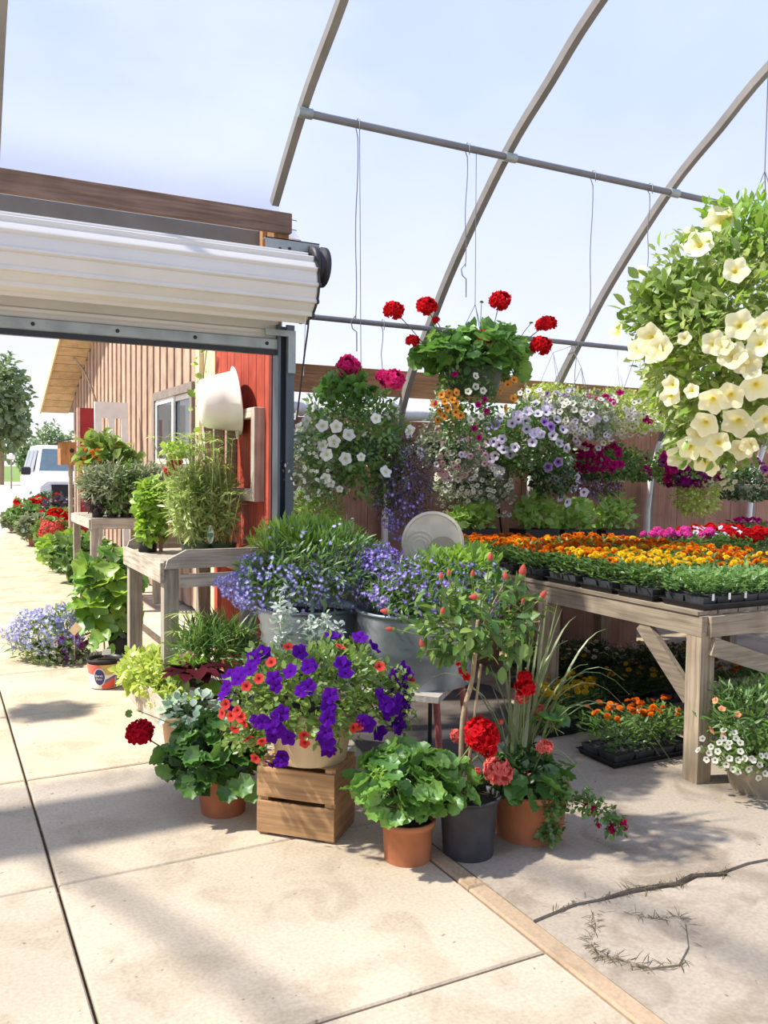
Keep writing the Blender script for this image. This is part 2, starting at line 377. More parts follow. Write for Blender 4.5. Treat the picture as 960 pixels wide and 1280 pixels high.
def shell(c, Rr, n, lo=.55, zmin=-.55, droop=.0):
    u = unit(n, zmin); f = lo+(1-lo)*RNG.random(n)**.6
    lump = 1+.14*np.sin(u[:, 0]*5+c[0]*7)*np.cos(u[:, 1]*4+c[1]*5)+.10*np.sin(u[:, 2]*7+u[:, 0]*6)
    P = np.asarray(c)+u*np.asarray(Rr)*(f*lump)[:, None]
    n_ = u/np.asarray(Rr); n_ /= np.linalg.norm(n_, axis=1, keepdims=True)
    P[:, 2] -= droop*(1-np.abs(u[:, 2]))*RNG.random(n); return P, n_
def foliage(parent, c, Rr, n, mat, tpl=LANCE, size=.05, lo=.5, zmin=-.55, up=.25, rnd=.7, name='foliage', droop=0, label=None):
    P, n_ = shell(c, Rr, n, lo, zmin, droop)
    D = n_+RNG.normal(size=(n, 3))*rnd+np.array([0, 0, up]); N = n_*.6+np.array([0, 0, .7])+RNG.normal(size=(n, 3))*.45
    return scatter(name, parent, mat, tpl, P, D, N, size*(.65+.7*RNG.random(n)), label)
def blossoms(parent, c, Rr, n, mat, tpl=FLORET, size=.011, lo=.9, zmin=-.4, name='blossoms', tilt=.5, droop=0):
    P, n_ = shell(c, np.asarray(Rr)*1.03, n, lo, zmin, droop)
    N = n_+RNG.normal(size=(n, 3))*tilt; D = np.cross(N, RNG.normal(size=(n, 3)))
    return scatter(name, parent, mat, tpl, P, D, N, size*(.75+.5*RNG.random(n)))
_MC = {}
def tmesh(key, tpl, mat, smooth=True):
    k = (key, mat.name)
    if k not in _MC: _MC[k] = mesh_np(key, tpl[0], tpl[1], mat, None, tpl[2], smooth)
    return _MC[k]
def head_mesh(key, mat, nfl=46, flat=.78):
    """ball of florets, unit radius"""
    k = (key, mat.name)
    if k in _MC: return _MC[k]
    u = unit(nfl, -.35); P = u*np.array([.82, .82, .82*flat]); N = u+RNG.normal(size=(nfl, 3))*.25; D = np.cross(N, RNG.normal(size=(nfl, 3)))
    V, T, ti, rd = inst(FLORET, P, D, N, np.full(nfl, .40)*(.85+.3*RNG.random(nfl)))
    cv = [(0, 0, .55)]+[(.68*math.cos(a)*c_, .68*math.sin(a)*c_, .62*h_*flat) for h_, c_ in ((.6, .75), (0, 1), (-.5, .7)) for a in np.arange(8)*math.pi/4]+[(0, 0, -.4)]
    ct = [(0, 1+i, 1+(i+1) % 8) for i in range(8)]+[t for j in (0, 1) for i in range(8) for t in ((1+j*8+i, 9+j*8+i, 9+j*8+(i+1) % 8), (1+j*8+i, 9+j*8+(i+1) % 8, 1+j*8+(i+1) % 8))]+[(25, 17+(i+1) % 8, 17+i) for i in range(8)]
    T = np.vstack([T, np.array(ct)+len(V)]); V = np.vstack([V, np.array(cv)]); ti = np.r_[ti, np.full(26, .1)]; rd = np.r_[rd, np.full(26, .5)]
    _MC[k] = mesh_np(key, V, T, mat, ti, rd); return _MC[k]
def on_ell(px, py, c, Rr, D0=None):
    """where a pixel's ray meets the front of a canopy; beside it, at the canopy's own distance"""
    c = np.asarray(c); Rr = np.asarray(Rr)*1.0; d = ray(px, py)/1.0; o = (CAM-c)/Rr; k = d/Rr
    A = k@k; B = o@k; Cc = o@o-1; q = B*B-A*Cc
    if q > 0: t = (-B-math.sqrt(q))/A
    else: t = -B/A
    P = CAM+d*t; n = (P-c)/(Rr**2); return P, n/np.linalg.norm(n)
def flowers(parent, pts, me, c, Rr, size_px, name='flower', cam_bias=.5, jitter=.35, back=0, mes=None, lift=.01):
    """flowers at given pixels on a canopy, plus a few out of sight on its far side"""
    for i, p in enumerate(pts):
        P, n = on_ell(p[0], p[1], c, Rr); s = (p[2] if len(p) > 2 else size_px)*.5*PXM(depth_of(P))
        tocam = (CAM-P)/np.linalg.norm(CAM-P); N = n+tocam*cam_bias+RNG.normal(size=3)*jitter+np.array([0, 0, .12])
        m = me if mes is None else mes[i % len(mes)]
        face(name, m, parent, P+n*lift+tocam*lift, N, s)
    for i in range(back):
        u = unit(1, -.3)[0]
        if u@FW < .1: u = u-2*FW*(u@FW) if u@FW < -.1 else u
        P = np.asarray(c)+u*np.asarray(Rr); s = size_px*.5*PXM(depth_of(c)); face(name, me, parent, P, u+RNG.normal(size=3)*.3, s)
def pot(parent, c, rt, rb, h, mat, rim=.025, n=32, rimw=.008, name='pot', soilmat=None, lip=True):
    b = MB(); z = c[2]
    pr = [(rb, z), (rt-rimw, z+h-rim)]
    if lip: pr += [(rt+.002, z+h-rim), (rt+.004, z+h), ]
    else: pr += [(rt, z+h-.008), (rt+.006, z+h-.004), (rt+.004, z+h)]
    pr += [(rt-.008, z+h), (rt-.012, z+h-.03)]
    b.lathe(pr, (c[0], c[1], 0), n, capa=True); o = b.build(name, mat, parent)
    s = MB(); s.lathe([(rt-.011, z+h-.025), (rt*.5, z+h-.015), (.002, z+h-.012)], (c[0], c[1], 0), 20); s.build('soil', M_SOIL, o)
    return o
def stem(parent, a, b, r, mat, bend=.1, name='stem', n=5, seg=6):
    a = np.asarray(a, float); b = np.asarray(b, float); m = (a+b)/2+np.array([0, 0, bend*np.linalg.norm(b-a)])
    pts = [(1-t)**2*a+2*t*(1-t)*m+t*t*b for t in np.linspace(0, 1, seg)]
    return MB().tube(pts, r, n).build(name, mat, parent)

# ------------------------------------------------------------------ palette
M_SOIL = solid('soil', (.035, .024, .016), .95, var=.5, scale=60, bump=.6)
M_TERRA = solid('terracotta', (.42, .155, .065), .8, var=.14, scale=12, bump=.1)
M_TERRA2 = solid('terracotta_dark', (.34, .12, .055), .8, var=.18, scale=10, bump=.1)
M_TERRAP = solid('terracotta_pale', (.50, .33, .20), .85, var=.2, scale=9, bump=.15)
M_BLACKP = solid('black_plastic', (.018, .018, .019), .45, var=.3, scale=14, bump=.05)
M_NURS = solid('nursery_pot_grey', (.05, .052, .055), .5, var=.3, scale=14, bump=.05)
M_CREAM = solid('cream_pot', (.62, .47, .27), .6, var=.1, scale=6)
M_BEIGE = solid('beige_basket', (.60, .54, .42), .55, var=.1, scale=6)
M_BROWNP = solid('taupe_pot', (.33, .28, .20), .6, var=.12)
M_GREENP = solid('green_pot', (.05, .08, .045), .5, var=.2)
M_GALV = solid('galvanised', (.30, .345, .385), .42, metal=.75, var=.25, scale=5, bump=.1, bscale=40)
M_STEEL = solid('steel_post', (.12, .145, .16), .5, metal=.5, var=.18, scale=6, stretch=(1, 1, .3))
M_STEELG = solid('steel_grey_green', (.34, .38, .36), .5, metal=.55, var=.18, scale=9)
M_HOOP = solid('hoop_steel', (.23, .215, .19), .55, metal=.1, var=.14, scale=5)
M_PIPE = solid('purlin_steel', (.20, .20, .20), .5, metal=.2, var=.15, scale=5)
M_DOORW = solid('shutter_cream', (.67, .655, .60), .45, var=.05, scale=3)
M_BLK = solid('black_metal', (.02, .02, .022), .4, var=.2)
M_WIRE = solid('wire', (.20, .20, .21), .45, metal=.6, var=.1)
M_WHITEW = solid('white_cord', (.8, .8, .78), .6, var=.05)
M_WHITEP = solid('white_paint', (.84, .83, .80), .55, var=.07, scale=10)
M_ENAMEL = solid('white_enamel', (.80, .77, .70), .25, var=.05, scale=4, spec=.6)
M_RUST = solid('rusty_wire', (.12, .07, .05), .8, var=.3)
W_HEAD = woodmat('wood_header', (.27, .18, .135), axis='x')
W_POST = woodmat('wood_stud', (.50, .27, .12), axis='z')
W_SILL = woodmat('wood_sill', (.42, .22, .10), axis='x')
W_TABX = woodmat('wood_bench_x', (.42, .345, .235), axis='x')
W_TABY = woodmat('wood_bench_y', (.38, .31, .215), axis='y')
W_TABZ = woodmat('wood_bench_z', (.41, .325, .22), axis='z')
W_GREYX = woodmat('wood_weathered_x', (.50, .45, .38), axis='x')
W_GREYY = woodmat('wood_weathered_y', (.56, .49, .40), axis='y')
W_GREYZ = woodmat('wood_weathered_z', (.42, .375, .31), axis='z')
W_CRATE = woodmat('wood_crate', (.60, .36, .17), axis='x', dark=.6)
W_RED = woodmat('wood_red', (.47, .085, .05), axis='z', dark=.65, var=.2)
W_BROWN = woodmat('wood_brown', (.50, .36, .27), axis='z', dark=.72, var=.2)
W_BROWN2 = woodmat('wood_brown_dark', (.27, .18, .135), axis='z', dark=.7)
W_PANEL = woodmat('wood_panel', (.44, .25, .17), axis='z', dark=.7, var=.15)
W_SOFF = woodmat('wood_soffit', (.62, .46, .27), axis='y', dark=.8, var=.15)
M_SLAB = concrete('concrete_slab', (.57, .475, .34), .28)
M_SLAB2 = concrete('concrete_old', (.43, .36, .27), .5)
M_CURB = concrete('concrete_curb', (.47, .34, .215), .4)
M_DIRT = solid('joint_dirt', (.10, .075, .05), .95, var=.5, scale=30, bump=.4)
M_GRAVEL = solid('gravel_yard', (.52, .44, .35), .95, var=.16, scale=3, bump=.3, bscale=30)
M_LAWN = solid('lawn', (.17, .27, .06), .95, var=.3, scale=.6, bump=.3, bscale=9)
M_FILM = filmmat()
L_GER = leafmat('leaf_geranium', (.055, .16, .025), (.13, .29, .05))
L_GERL = leafmat('leaf_geranium_light', (.10, .26, .04), (.22, .42, .075))
L_PET = leafmat('leaf_petunia', (.12, .23, .035), (.28, .40, .08))
L_MID = leafmat('leaf_mid', (.07, .17, .03), (.17, .30, .06))
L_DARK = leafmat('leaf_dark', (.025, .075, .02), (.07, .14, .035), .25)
L_BRIGHT = leafmat('leaf_bright', (.16, .32, .03), (.33, .52, .06))
L_LIME = leafmat('leaf_lime', (.36, .50, .07), (.58, .66, .17))
L_GREY = leafmat('leaf_greygreen', (.16, .22, .12), (.30, .34, .19))
L_SILVER = leafmat('leaf_silver', (.42, .50, .40), (.62, .68, .58), .2)
L_LAMIUM = leafmat('leaf_lamium', (.20, .34, .20), (.46, .58, .42), .25)
L_MAROON = leafmat('leaf_maroon', (.03, .004, .008), (.075, .008, .016), .2, .02)
L_BRONZE = leafmat('leaf_bronze', (.05, .04, .045), (.12, .085, .09), .2)
L_HIB = leafmat('leaf_hibiscus', (.04, .11, .02), (.13, .24, .045), .3, .04)
L_SPIKE = leafmat('leaf_spike', (.11, .18, .045), (.26, .31, .11), .25, .1)
L_GRASS = leafmat('leaf_reed', (.24, .38, .09), (.52, .60, .24))
L_TREE = leafmat('leaf_tree', (.13, .21, .09), (.27, .36, .17))
L_STEM = leafmat('stem_green', (.13, .20, .05), (.22, .27, .08), .1)
L_BARK = solid('bark', (.33, .25, .15), .9, var=.2, scale=30, bump=.4)
P_PURP = petal('petal_purple', (.12, .014, .33), (.10, .010, .28), (.03, .0, .09), p1=.05, p2=.3)
P_CORAL = petal('petal_coral', (.78, .10, .075), (.70, .06, .05), (.30, .02, .02))
P_RED = petal('petal_red', (.70, .022, .022), (.62, .012, .018), (.35, .0, .01))
P_REDD = petal('petal_crimson', (.52, .012, .025), (.45, .008, .02), (.2, .0, .01))
P_PINK = petal('petal_hot_pink', (.78, .045, .22), (.70, .03, .17), (.4, .01, .06))
P_SALM = petal('petal_salmon', (.86, .24, .19), (.78, .15, .12), (.5, .06, .05))
P_WHITE = petal('petal_white', (.84, .84, .78), (.84, .84, .76), (.50, .58, .22))
P_WLIL = petal('petal_white_lilac', (.78, .70, .82), (.82, .75, .84), (.10, .04, .13))
P_LILAC = petal('petal_lilac', (.52, .36, .66), (.30, .14, .46), (.06, .01, .11))
P_YEL = petal('petal_pale_yellow', (.93, .91, .66), (.92, .88, .52), (.85, .68, .06), p1=.1, p2=.5)
P_ORAN = petal('petal_orange_cal', (.80, .30, .06), (.82, .36, .06), (.25, .04, .01))
P_MAG = petal('petal_magenta', (.55, .015, .19), (.42, .01, .14), (.15, .0, .05))
P_PLUM = petal('petal_plum', (.14, .02, .14), (.30, .06, .22), (.03, .0, .03))
P_BLUE = petal('petal_lobelia', (.25, .25, .60), (.32, .31, .64), (.7, .7, .8))
P_BLUEV = petal('petal_lobelia_violet', (.24, .17, .56), (.30, .22, .58), (.6, .55, .75))
P_LTBL = petal('petal_lobelia_pale', (.40, .42, .78), (.5, .5, .82), (.8, .8, .85))
P_MO = petal('petal_marigold_orange', (.80, .22, .012), (.74, .17, .01), (.5, .10, .01))
P_MR = petal('petal_marigold_rust', (.58, .10, .015), (.68, .16, .012), (.5, .10, .01))
P_MY = petal('petal_marigold_yellow', (.88, .62, .04), (.84, .54, .02), (.6, .32, .01))
P_CREAM = petal('petal_cream', (.80, .78, .55), (.80, .76, .42), (.6, .55, .15))
P_FUCH = petal('petal_zinnia_pink', (.80, .09, .40), (.72, .07, .34), (.5, .04, .2))
F_ROUND = tmesh('leaf', ROUND, L_GER)

# ================================================================== THE SETTING
# ground outside
b = MB(); b.add([(-90, 20.5, -.03), (120, 20.5, -.03), (120, 84, -.03), (-90, 84, -.03)], [(0, 1, 2, 3)])
b.add([(-90, -12, -.07), (-2.2, -12, -.07), (-2.2, 20.5, -.07), (-90, 20.5, -.07)], [(0, 1, 2, 3)])
b.add([(1.86, 6.9, -.05), (120, 6.9, -.05), (120, 20.5, -.05), (1.86, 20.5, -.05)], [(0, 1, 2, 3)])
tag(b.build('ground', M_GRAVEL), 'pale gravel yard outside the greenhouse', 'ground', kind='structure')
b = MB(); b.add([(-150, 84, -.03), (300, 84, -.03), (300, 600, -.03), (-150, 600, -.03)], [(0, 1, 2, 3)])
tag(b.build('lawn', M_LAWN), 'green grass strip beyond the gravel yard', 'lawn', kind='structure')
# floor: bedding dirt, poured slabs, kerb strip, old broken concrete on the right
b = MB(); b.box((-2.2, -6, -.14), (14, 6.9, -.03)); b.box((-2.2, 6.9, -.14), (1.9, 20.5, -.03))
floor = tag(b.build('floor', M_DIRT), 'pale concrete floor and walkway of poured slabs', 'floor', kind='structure')
XJ = [-2.2, -.86, .40, 1.79]; YJ = [-5.1, -3.85, -2.6, -1.4, -.2, 1.0, 2.22, 3.41, 4.64]+[5.86+1.22*k for k in range(13)]
for i in range(3):
    for j in range(len(YJ)-1):
        g = .006; m = MB(); x0, x1, y0, y1 = XJ[i]+g, XJ[i+1]-g, YJ[j]+g, YJ[j+1]-g
        dz = random.uniform(-.002, .002)
        m.box((x0, y0, -.1), (x1, y1, dz), bev=.006); m.build('slab', M_SLAB, floor, at=((x0+x1)/2, (y0+y1)/2, 0))
m = MB()
for j in range(9):
    y0 = -5+j*1.1; m = MB(); m.box((1.793, y0, -.1), (1.872, y0+1.097, .005), bev=.008); m.build('kerb_strip', M_CURB, floor, at=(1.83, y0+.5, 0))
# old concrete: two big broken pieces along a ragged crack, and a cracked patch
crk = [(1.878, 1.98)]+[tuple(G(x, y)[:2]) for x, y in ((690, 1142), (720, 1130), (752, 1124), (790, 1113), (820, 1108), (848, 1104), (868, 1094), (905, 1092), (907, 1089), (935, 1079), (960, 1074))]
crk[0] = tuple(G(664, 1150)[:2]); crk[0] = (1.878, crk[0][1]-.01); crk += [(4.4, 1.62), (7.0, 1.5), (13.8, 1.2)]
gap = lambda k: .004+.012*(1 if 3 < k < 9 else .3)
near = [(x, y-gap(k)) for k, (x, y) in enumerate(crk)]; far = [(x, y+gap(k)) for k, (x, y) in enumerate(crk)]
m = MB(); m.prism([(1.878, -6)]+[(13.8, -6)]+near[::-1], -.1, -.004); m.build('slab', M_SLAB2, floor, at=(4, 0, 0))
m = MB(); m.prism(far+[(13.8, 6.8), (1.878, 6.8)], -.1, 0.0); m.build('slab', M_SLAB2, floor, at=(4, 4, 0))
ring = [(740, 1143), (775, 1141), (815, 1150), (848, 1147), (858, 1155), (862, 1185), (850, 1208), (815, 1212), (775, 1200), (748, 1195), (738, 1180), (745, 1160)]
rp_ = [G(x, y)[:2] for x, y in ring]; rc = np.mean(rp_, 0)
m = MB(); m.prism([tuple(rc+(p-rc)*.97) for p in rp_], -.02, .004); m.build('patch', M_SLAB2, floor, at=(rc[0], rc[1], 0))
gp = []
for k in range(len(ring)):
    a, c = rp_[k], rp_[(k+1) % len(ring)]; n = 6 if k in (0, 1, 4, 5) else 22
    if k in (1, 2, 8, 9, 7): n = 30
    for t in RNG.random(n): gp.append(a+(c-a)*t)
for k in range(1, 9):
    a, c = np.array(crk[k]), np.array(crk[k+1]); n = 34 if 3 <= k <= 5 else 12
    for t in RNG.random(n): gp.append(a+(c-a)*t+RNG.normal(size=2)*.006)
gp = np.array(gp); n = len(gp); P = np.c_[gp, np.full(n, .001)]; D = np.c_[RNG.normal(size=(n, 2)), .25+.35*RNG.random(n)]
m_straw = leafmat('dry_grass', (.06, .055, .025), (.17, .13, .07), .1)
tag(scatter('dry_weeds', floor, m_straw, THREAD, P, D, np.tile([0, 0, 1.], (n, 1))+RNG.normal(size=(n, 3))*.2, .018+.04*RNG.random(n)), 'dry grass in the cracks')

# ---- greenhouse skin and frame
PROF = [(6.62, 0), (6.62, 1.15), (6.57, 1.62), (6.33, 2.25), (5.95, 2.75), (5.58, 3.18), (4.96, 3.76), (4.5, 4.07), (4.08, 4.34), (3.2, 4.75), (2.2, 5.02), (1.2, 5.12)]
def smooth(pts, sub=4):
    P = [np.array(p, float) for p in pts]; out = []
    for i in range(len(P)-1):
        p0, p1, p2, p3 = P[max(i-1, 0)], P[i], P[i+1], P[min(i+2, len(P)-1)]
        for t in np.arange(sub)/sub: out.append(.5*((2*p1)+(-p0+p2)*t+(2*p0-5*p1+4*p2-p3)*t*t+(-p0+3*p1-3*p2+p3)*t**3))
    return out+[P[-1]]
SP = smooth(PROF); SPF = SP+[np.array([2.4-p[0], p[1]]) for p in SP[::-1][1:]]
def off(pts, d):
    o = []
    for i, p in enumerate(pts):
        t = pts[min(i+1, len(pts)-1)]-pts[max(i-1, 0)]; t = t/np.linalg.norm(t); n = np.array([t[1], -t[0]]); o.append(p+n*d)
    return o
SKIN = off(SPF, .035)
def skin(pts, x0, x1, b):
    xs = np.linspace(x0, x1, 2); V = [(x, p[0], p[1]) for x in xs for p in pts]; n = len(pts)
    b.add(V, [(i, i+1, i+1+n, i+n) for i in range(n-1)], 0, True)
b = MB(); skin([p for i, p in enumerate(SKIN) if not (i < 60 and p[1] < 2.3 and p[0] > 1.2)], 2.0, 14, b)
ZBM = AY(165, 283, 5.0)[2]
skin([np.array([5.0, ZBM+.07])]+[p for p in SKIN if not (p[1] < 3.28 and p[0] > 1.2)], -6, 2.0, b)
tag(b.build('ceiling', M_FILM), 'hazy clear polythene film stretched over the greenhouse hoops', 'greenhouse film', kind='structure')
HX = [-5.6, -4.08, -2.56, -1.2, .33, 2.0, 3.5, 5.02, 6.54, 8.06, 9.58, 11.1, 12.6]
fr = thing('greenhouse_frame', (3.5, 1.2, 0), 'grey steel hoops and pipes carrying the film roof', 'greenhouse frame', kind='structure')
for x in HX:
    pts = SPF if x > 2.1 else [p for p in SPF if not (p[1] < 3.22 and p[0] > 1.2)]
    m = MB(); n = len(pts); V = []
    for i, p in enumerate(pts):
        t = pts[min(i+1, n-1)]-pts[max(i-1, 0)]; t = t/np.linalg.norm(t); q = np.array([t[1], -t[0]])
        for sx_, sn in ((-1, -1), (1, -1), (1, 1), (-1, 1)): V.append((x+sx_*.024, *(p+q*sn*.030)))
    Fc = [(i*4+k, i*4+(k+1) % 4, (i+1)*4+(k+1) % 4, (i+1)*4+k) for i in range(n-1) for k in range(4)]+[(0, 1, 2, 3), tuple(range(4*n-4, 4*n))]
    m.add(V, Fc); m.build('hoop', M_HOOP, fr)
    if x > 2.1:      # white painted ground post
        m = MB(); m.tube([(x-.045, 6.60, 0), (x-.045, 6.60, 1.2), (x-.045, 6.56, 1.55), (x-.045, 6.44, 1.9)], .03, 10); m.build('hoop_post', M_WHITEP, fr)
PUR = [(4.92, 3.72), (5.91, 2.70), (-2.52, 3.72), (1.2, 5.06)]
for k, (y, z) in enumerate(PUR):
    m = MB(); m.tube([(-6 if k > 1 else 1.97, y, z), (14, y, z)], .024 if k == 0 else .021, 10); m.build('purlin', M_PIPE, fr)
for x in HX:
    if x > .4 and x < 9:
        m = MB(); m.tube([(x-.045, 4.92, 3.72), (x+.045, 4.92, 3.72)], .032, 10); m.build('clamp', M_STEELG, fr)
zb = AY(165, 283, 5.0)[2]
m = MB(); m.bar((-6, 5.0, zb), (AY(330, 300, 5.0)[0], 5.0, zb), .10, .12); m.build('eave_beam', M_HOOP, fr)
m = MB(); m.bar((-6, 5.0, zb+.085), (AY(322, 300, 5.0)[0], 5.0, zb+.085), .03, .05); m.build('film_batten', M_WHITEP, fr)
for x in HX:
    if x < 2.1: m = MB(); m.bar((min(x, 1.66), 5.04, zb), (x, 5.58, 3.20), .05, .05); m.build('hoop_stub', M_HOOP, fr)
# ---- far side wall: timber sill, rolled-up side curtain, brown boards
wb = thing('wall_back', (7, 6.7, 0), 'low brown boarded side wall behind the hanging baskets', 'wall', kind='structure')
for k in range(30):
    x0 = 2.12+k*.41; m = MB(); m.box((x0, 6.72, 0), (x0+.404, 6.75, 2.02+.0*k)); m.build('board', W_PANEL, wb, at=(x0+.2, 6.735, 1))
m = MB(); m.box((2.05, 6.42, 2.20), (14, 6.46, 2.42)); tag(m.build('trim_1', W_SILL, at=(8, 6.44, 2.3)), 'orange brown timber sill board under the film', 'sill board', kind='structure')
m = MB(); pts = [(2.1+k*.4, 6.50, 2.06+.012*math.sin(k*1.7)) for k in range(30)]; m.tube(pts, [.055+.006*math.sin(k*2.3) for k in range(30)], 14)
tag(m.build('rolled_curtain', solid('white_plastic', (.80, .80, .78), .35, var=.08, scale=9, bump=.3)), 'white rolled-up plastic side curtain below the timber sill', 'curtain')
m = MB(); p = AY(600, 588, 6.62); m.tube([AY(597, 588, 6.62), AY(636, 588, 6.62)], .009, 8); q0 = AY(618, 588, 6.62); q1 = AY(627, 665, 6.62); m.tube([q0, q1], .010, 8)
m.tube([AY(606, 588, 6.66), AY(604, 650, 6.66)], .004, 6)
q2 = q1.copy(); q2[2] = 0; m.tube([q1, q2], .01, 8)
tag(m.build('handled_rod', M_BLK), 'thin black T-handled rod against the brown boards', 'rod')

# ---- door opening: timber header, steel guide, roller shutter
YD = 4.80
m = MB(); zt = AY(365, 268, 4.72)[2]; m.box((-3, 4.70, zt-.115), (AY(365, 280, 4.70)[0], 4.74, zt), bev=.004)
hd = tag(m.build('header_beam', W_HEAD, at=(-.6, 4.72, zt-.05)), 'weathered brown timber beam above the roller shutter', 'beam')
for dz in (-.03, -.085):
    m = MB(); x = AY(365, 280, 4.70)[0]; m.tube([(x-.002, 4.72, zt+dz), (x+.035, 4.715, zt+dz-.004)], .0025, 6); m.build('nail', M_WIRE, hd)
ps = thing('timber_post', (1.74, 4.80, 2.3), 'short pale timber post holding up the header beam', 'post')
m = MB(); m.box((1.72, 4.87, 2.30), (1.84, 4.92, zt+.0)); m.build('stud', W_POST, ps, at=(1.75, 4.8, 2.6))
m = MB(); m.box((1.745, 4.745, zt-.25), (1.835, 4.865, zt-.002)); m.build('stud', W_POST, ps, at=(1.65, 4.88, 2.6))
dr = thing('roller_shutter', (.2, YD, 0), 'cream ribbed roller shutter coiled above the open doorway', 'shutter door', kind='thing')
cy, cz, cr = 4.60, AY(380, 361, 4.60)[2], .180
x_end = AY(387, 361, 4.56)[0]
prof = []; NR = 13
for k in range(NR):
    a0 = 2*math.pi*(k+.35)/NR
    for da, rr in ((0, 0), (.10, .0), (.16, .010), (.24, .018), (.32, .018), (.40, .010), (.46, 0), (.72, 0)):
        prof.append((a0+da*2*math.pi/NR/1.0*.98, cr+rr))
V = []
for x in (-3.0, x_end):
    for a, r_ in prof: V.append((x, cy+math.cos(a)*r_, cz+math.sin(a)*r_))
n = len(prof); m = MB(); m.add(V, [(i, (i+1) % n, (i+1) % n+n, i+n) for i in range(n)], 0, False); m.add(V[n:], [tuple(range(n))], 0)
m.build('coil', M_DOORW, dr)
m = MB(); m.add([(x_end+.004, cy+math.cos(a)*(r_+.004), cz+math.sin(a)*(r_+.004)) for a, r_ in prof]+[(x_end-.012, cy+math.cos(a)*(r_+.005), cz+math.sin(a)*(r_+.005)) for a, r_ in prof],
       [(i, (i+1) % n, (i+1) % n+n, i+n) for i in range(n)]+[tuple(range(n))], 0); m.build('coil_edge', solid('edge_seal', (.05, .05, .045), .7), dr)
zc0 = AY(352, 441, 4.80)[2]                  # underside of the bottom bar
m = MB(); zz = zc0+.05; pts = []
while zz < cz: pts += [(4.815, zz), (4.815, zz+.05), (4.800, zz+.06), (4.800, zz+.075), (4.815, zz+.085)]; zz += .085
V = [(x, y, z) for x in (-3, 1.80) for y, z in pts]; n = len(pts); m.add(V, [(i, i+1, i+1+n, i+n) for i in range(n-1)]); m.build('curtain', M_DOORW, dr)
m = MB(); m.box((-3, 4.785, zc0+.014), (1.79, 4.83, zc0+.078), bev=.006); bb = m.build('bottom_bar', M_STEELG, dr)
m = MB(); m.box((-3, 4.79, zc0-.016), (1.79, 4.825, zc0+.014)); m.build('rubber_seal', M_BLK, dr)
for k in range(6):
    m = MB(); x = 1.72-k*.42; m.lathe([(.011, 0), (.009, -.008), (.002, -.010)], (x, 4.785, zc0+.046), 8, axis='y'); m.build('bolt', M_BLK, bb)
# guide post
m = MB(); m.box((1.785, 4.77, 0), (1.80, 4.86, zc0+.16)); m.box((1.80, 4.845, 0), (1.885, 4.86, zc0+.16)); m.box((1.835, 4.77, 0), (1.885, 4.785, zc0+.16)); m.box((1.87, 4.785, 0), (1.885, 4.845, zc0+.16))
gd = m.build('guide_rail', M_STEEL, dr)
m = MB(); m.box((1.70, 4.75, zc0+.09), (1.885, 4.77, zc0+.125)); m.box((1.84, 4.75, zc0-.12), (1.885, 4.77, zc0+.09)); m.build('guide_funnel', M_STEELG, gd)
# drive bracket and hand-chain wheel
z0 = AY(372, 312, 4.56)[2]
m = MB(); xa, xb = AY(340, 312, 4.50)[0], AY(408, 312, 4.50)[0]; m.box((xa, 4.60, z0-.02), (xb, 4.606, z0+.06)); m.box((xa, 4.60, z0+.054), (xb, 4.66, z0+.06)); br = m.build('bracket', M_STEELG, dr)
for px in (350, 362):
    m = MB(); p = AY(px, 311, 4.6); m.lathe([(.010, 0), (.008, -.007), (.001, -.009)], (p[0], 4.60, p[2]), 8, axis='y'); m.build('bolt', M_BLK, br)
wx = AY(399, 332, 4.56)[0]; wz = AY(400, 332, 4.56)[2]
m = MB(); m.lathe([(.03, -.055), (.085, -.05), (.112, -.045), (.112, -.020), (.094, -.012), (.094, .012), (.112, .020), (.112, .045), (.085, .05), (.03, .055), (.02, .06)], (wx, cy, wz), 28, axis='x', capa=True, capb=True)
wh = m.build('chain_wheel', solid('black_wheel', (.035, .032, .035), .5), dr)
m = MB(); m.tube([(x_end, cy, wz), (wx+.02, cy, wz)], .028, 10); m.build('axle', M_STEELG, dr)
m = MB(); m.box((wx-.085, cy-.03, wz-.02), (wx-.05, cy+.05, wz+.07)); m.build('bearing_block', M_BLK, dr)
m = MB(); pts = [AY(388, 345, 4.5), AY(386, 400, 4.52), AY(381, 440, 4.55), AY(375, 490, 4.56), AY(370, 530, 4.57)]; m.tube(smooth(pts), .0055, 6); m.build('pull_cord', M_BLK, dr)
m = MB(); m.tube(smooth([AY(384, 350, 4.5), AY(381, 420, 4.55), AY(379, 470, 4.56)]), .003, 6); m.build('pull_cord', M_WHITEW, dr)
m = MB(); p = AY(390, 383, 4.5); m.tube([p-np.array([.025, 0, 0]), p+np.array([.02, 0, -.002])], .004, 6); m.build('cord_toggle', woodmat('toggle', (.5, .35, .2)), dr)

# ---- red boarded wall just outside the door
XR = 2.0
wr = thing('wall_right', (XR, 6, 0), 'red painted board wall beside the doorway', 'wall', kind='structure')
y0, y1 = AX(341, 560, XR)[1], AX(268, 560, XR)[1]; nb = 8; wbd = (y1-y0)/nb
for k in range(nb):
    m = MB(); m.box((XR, y0+k*wbd+.004, 0), (XR+.025, y0+(k+1)*wbd-.004, 2.95)); m.build('board', W_RED, wr, at=(XR+.01, y0+(k+.5)*wbd, 1.4))
m = MB(); m.box((XR-.03, y0-.05, 0), (XR+.03, y0, 2.95)); m.build('corner_board', woodmat('wood_red_dark', (.16, .04, .035), axis='z'), wr)

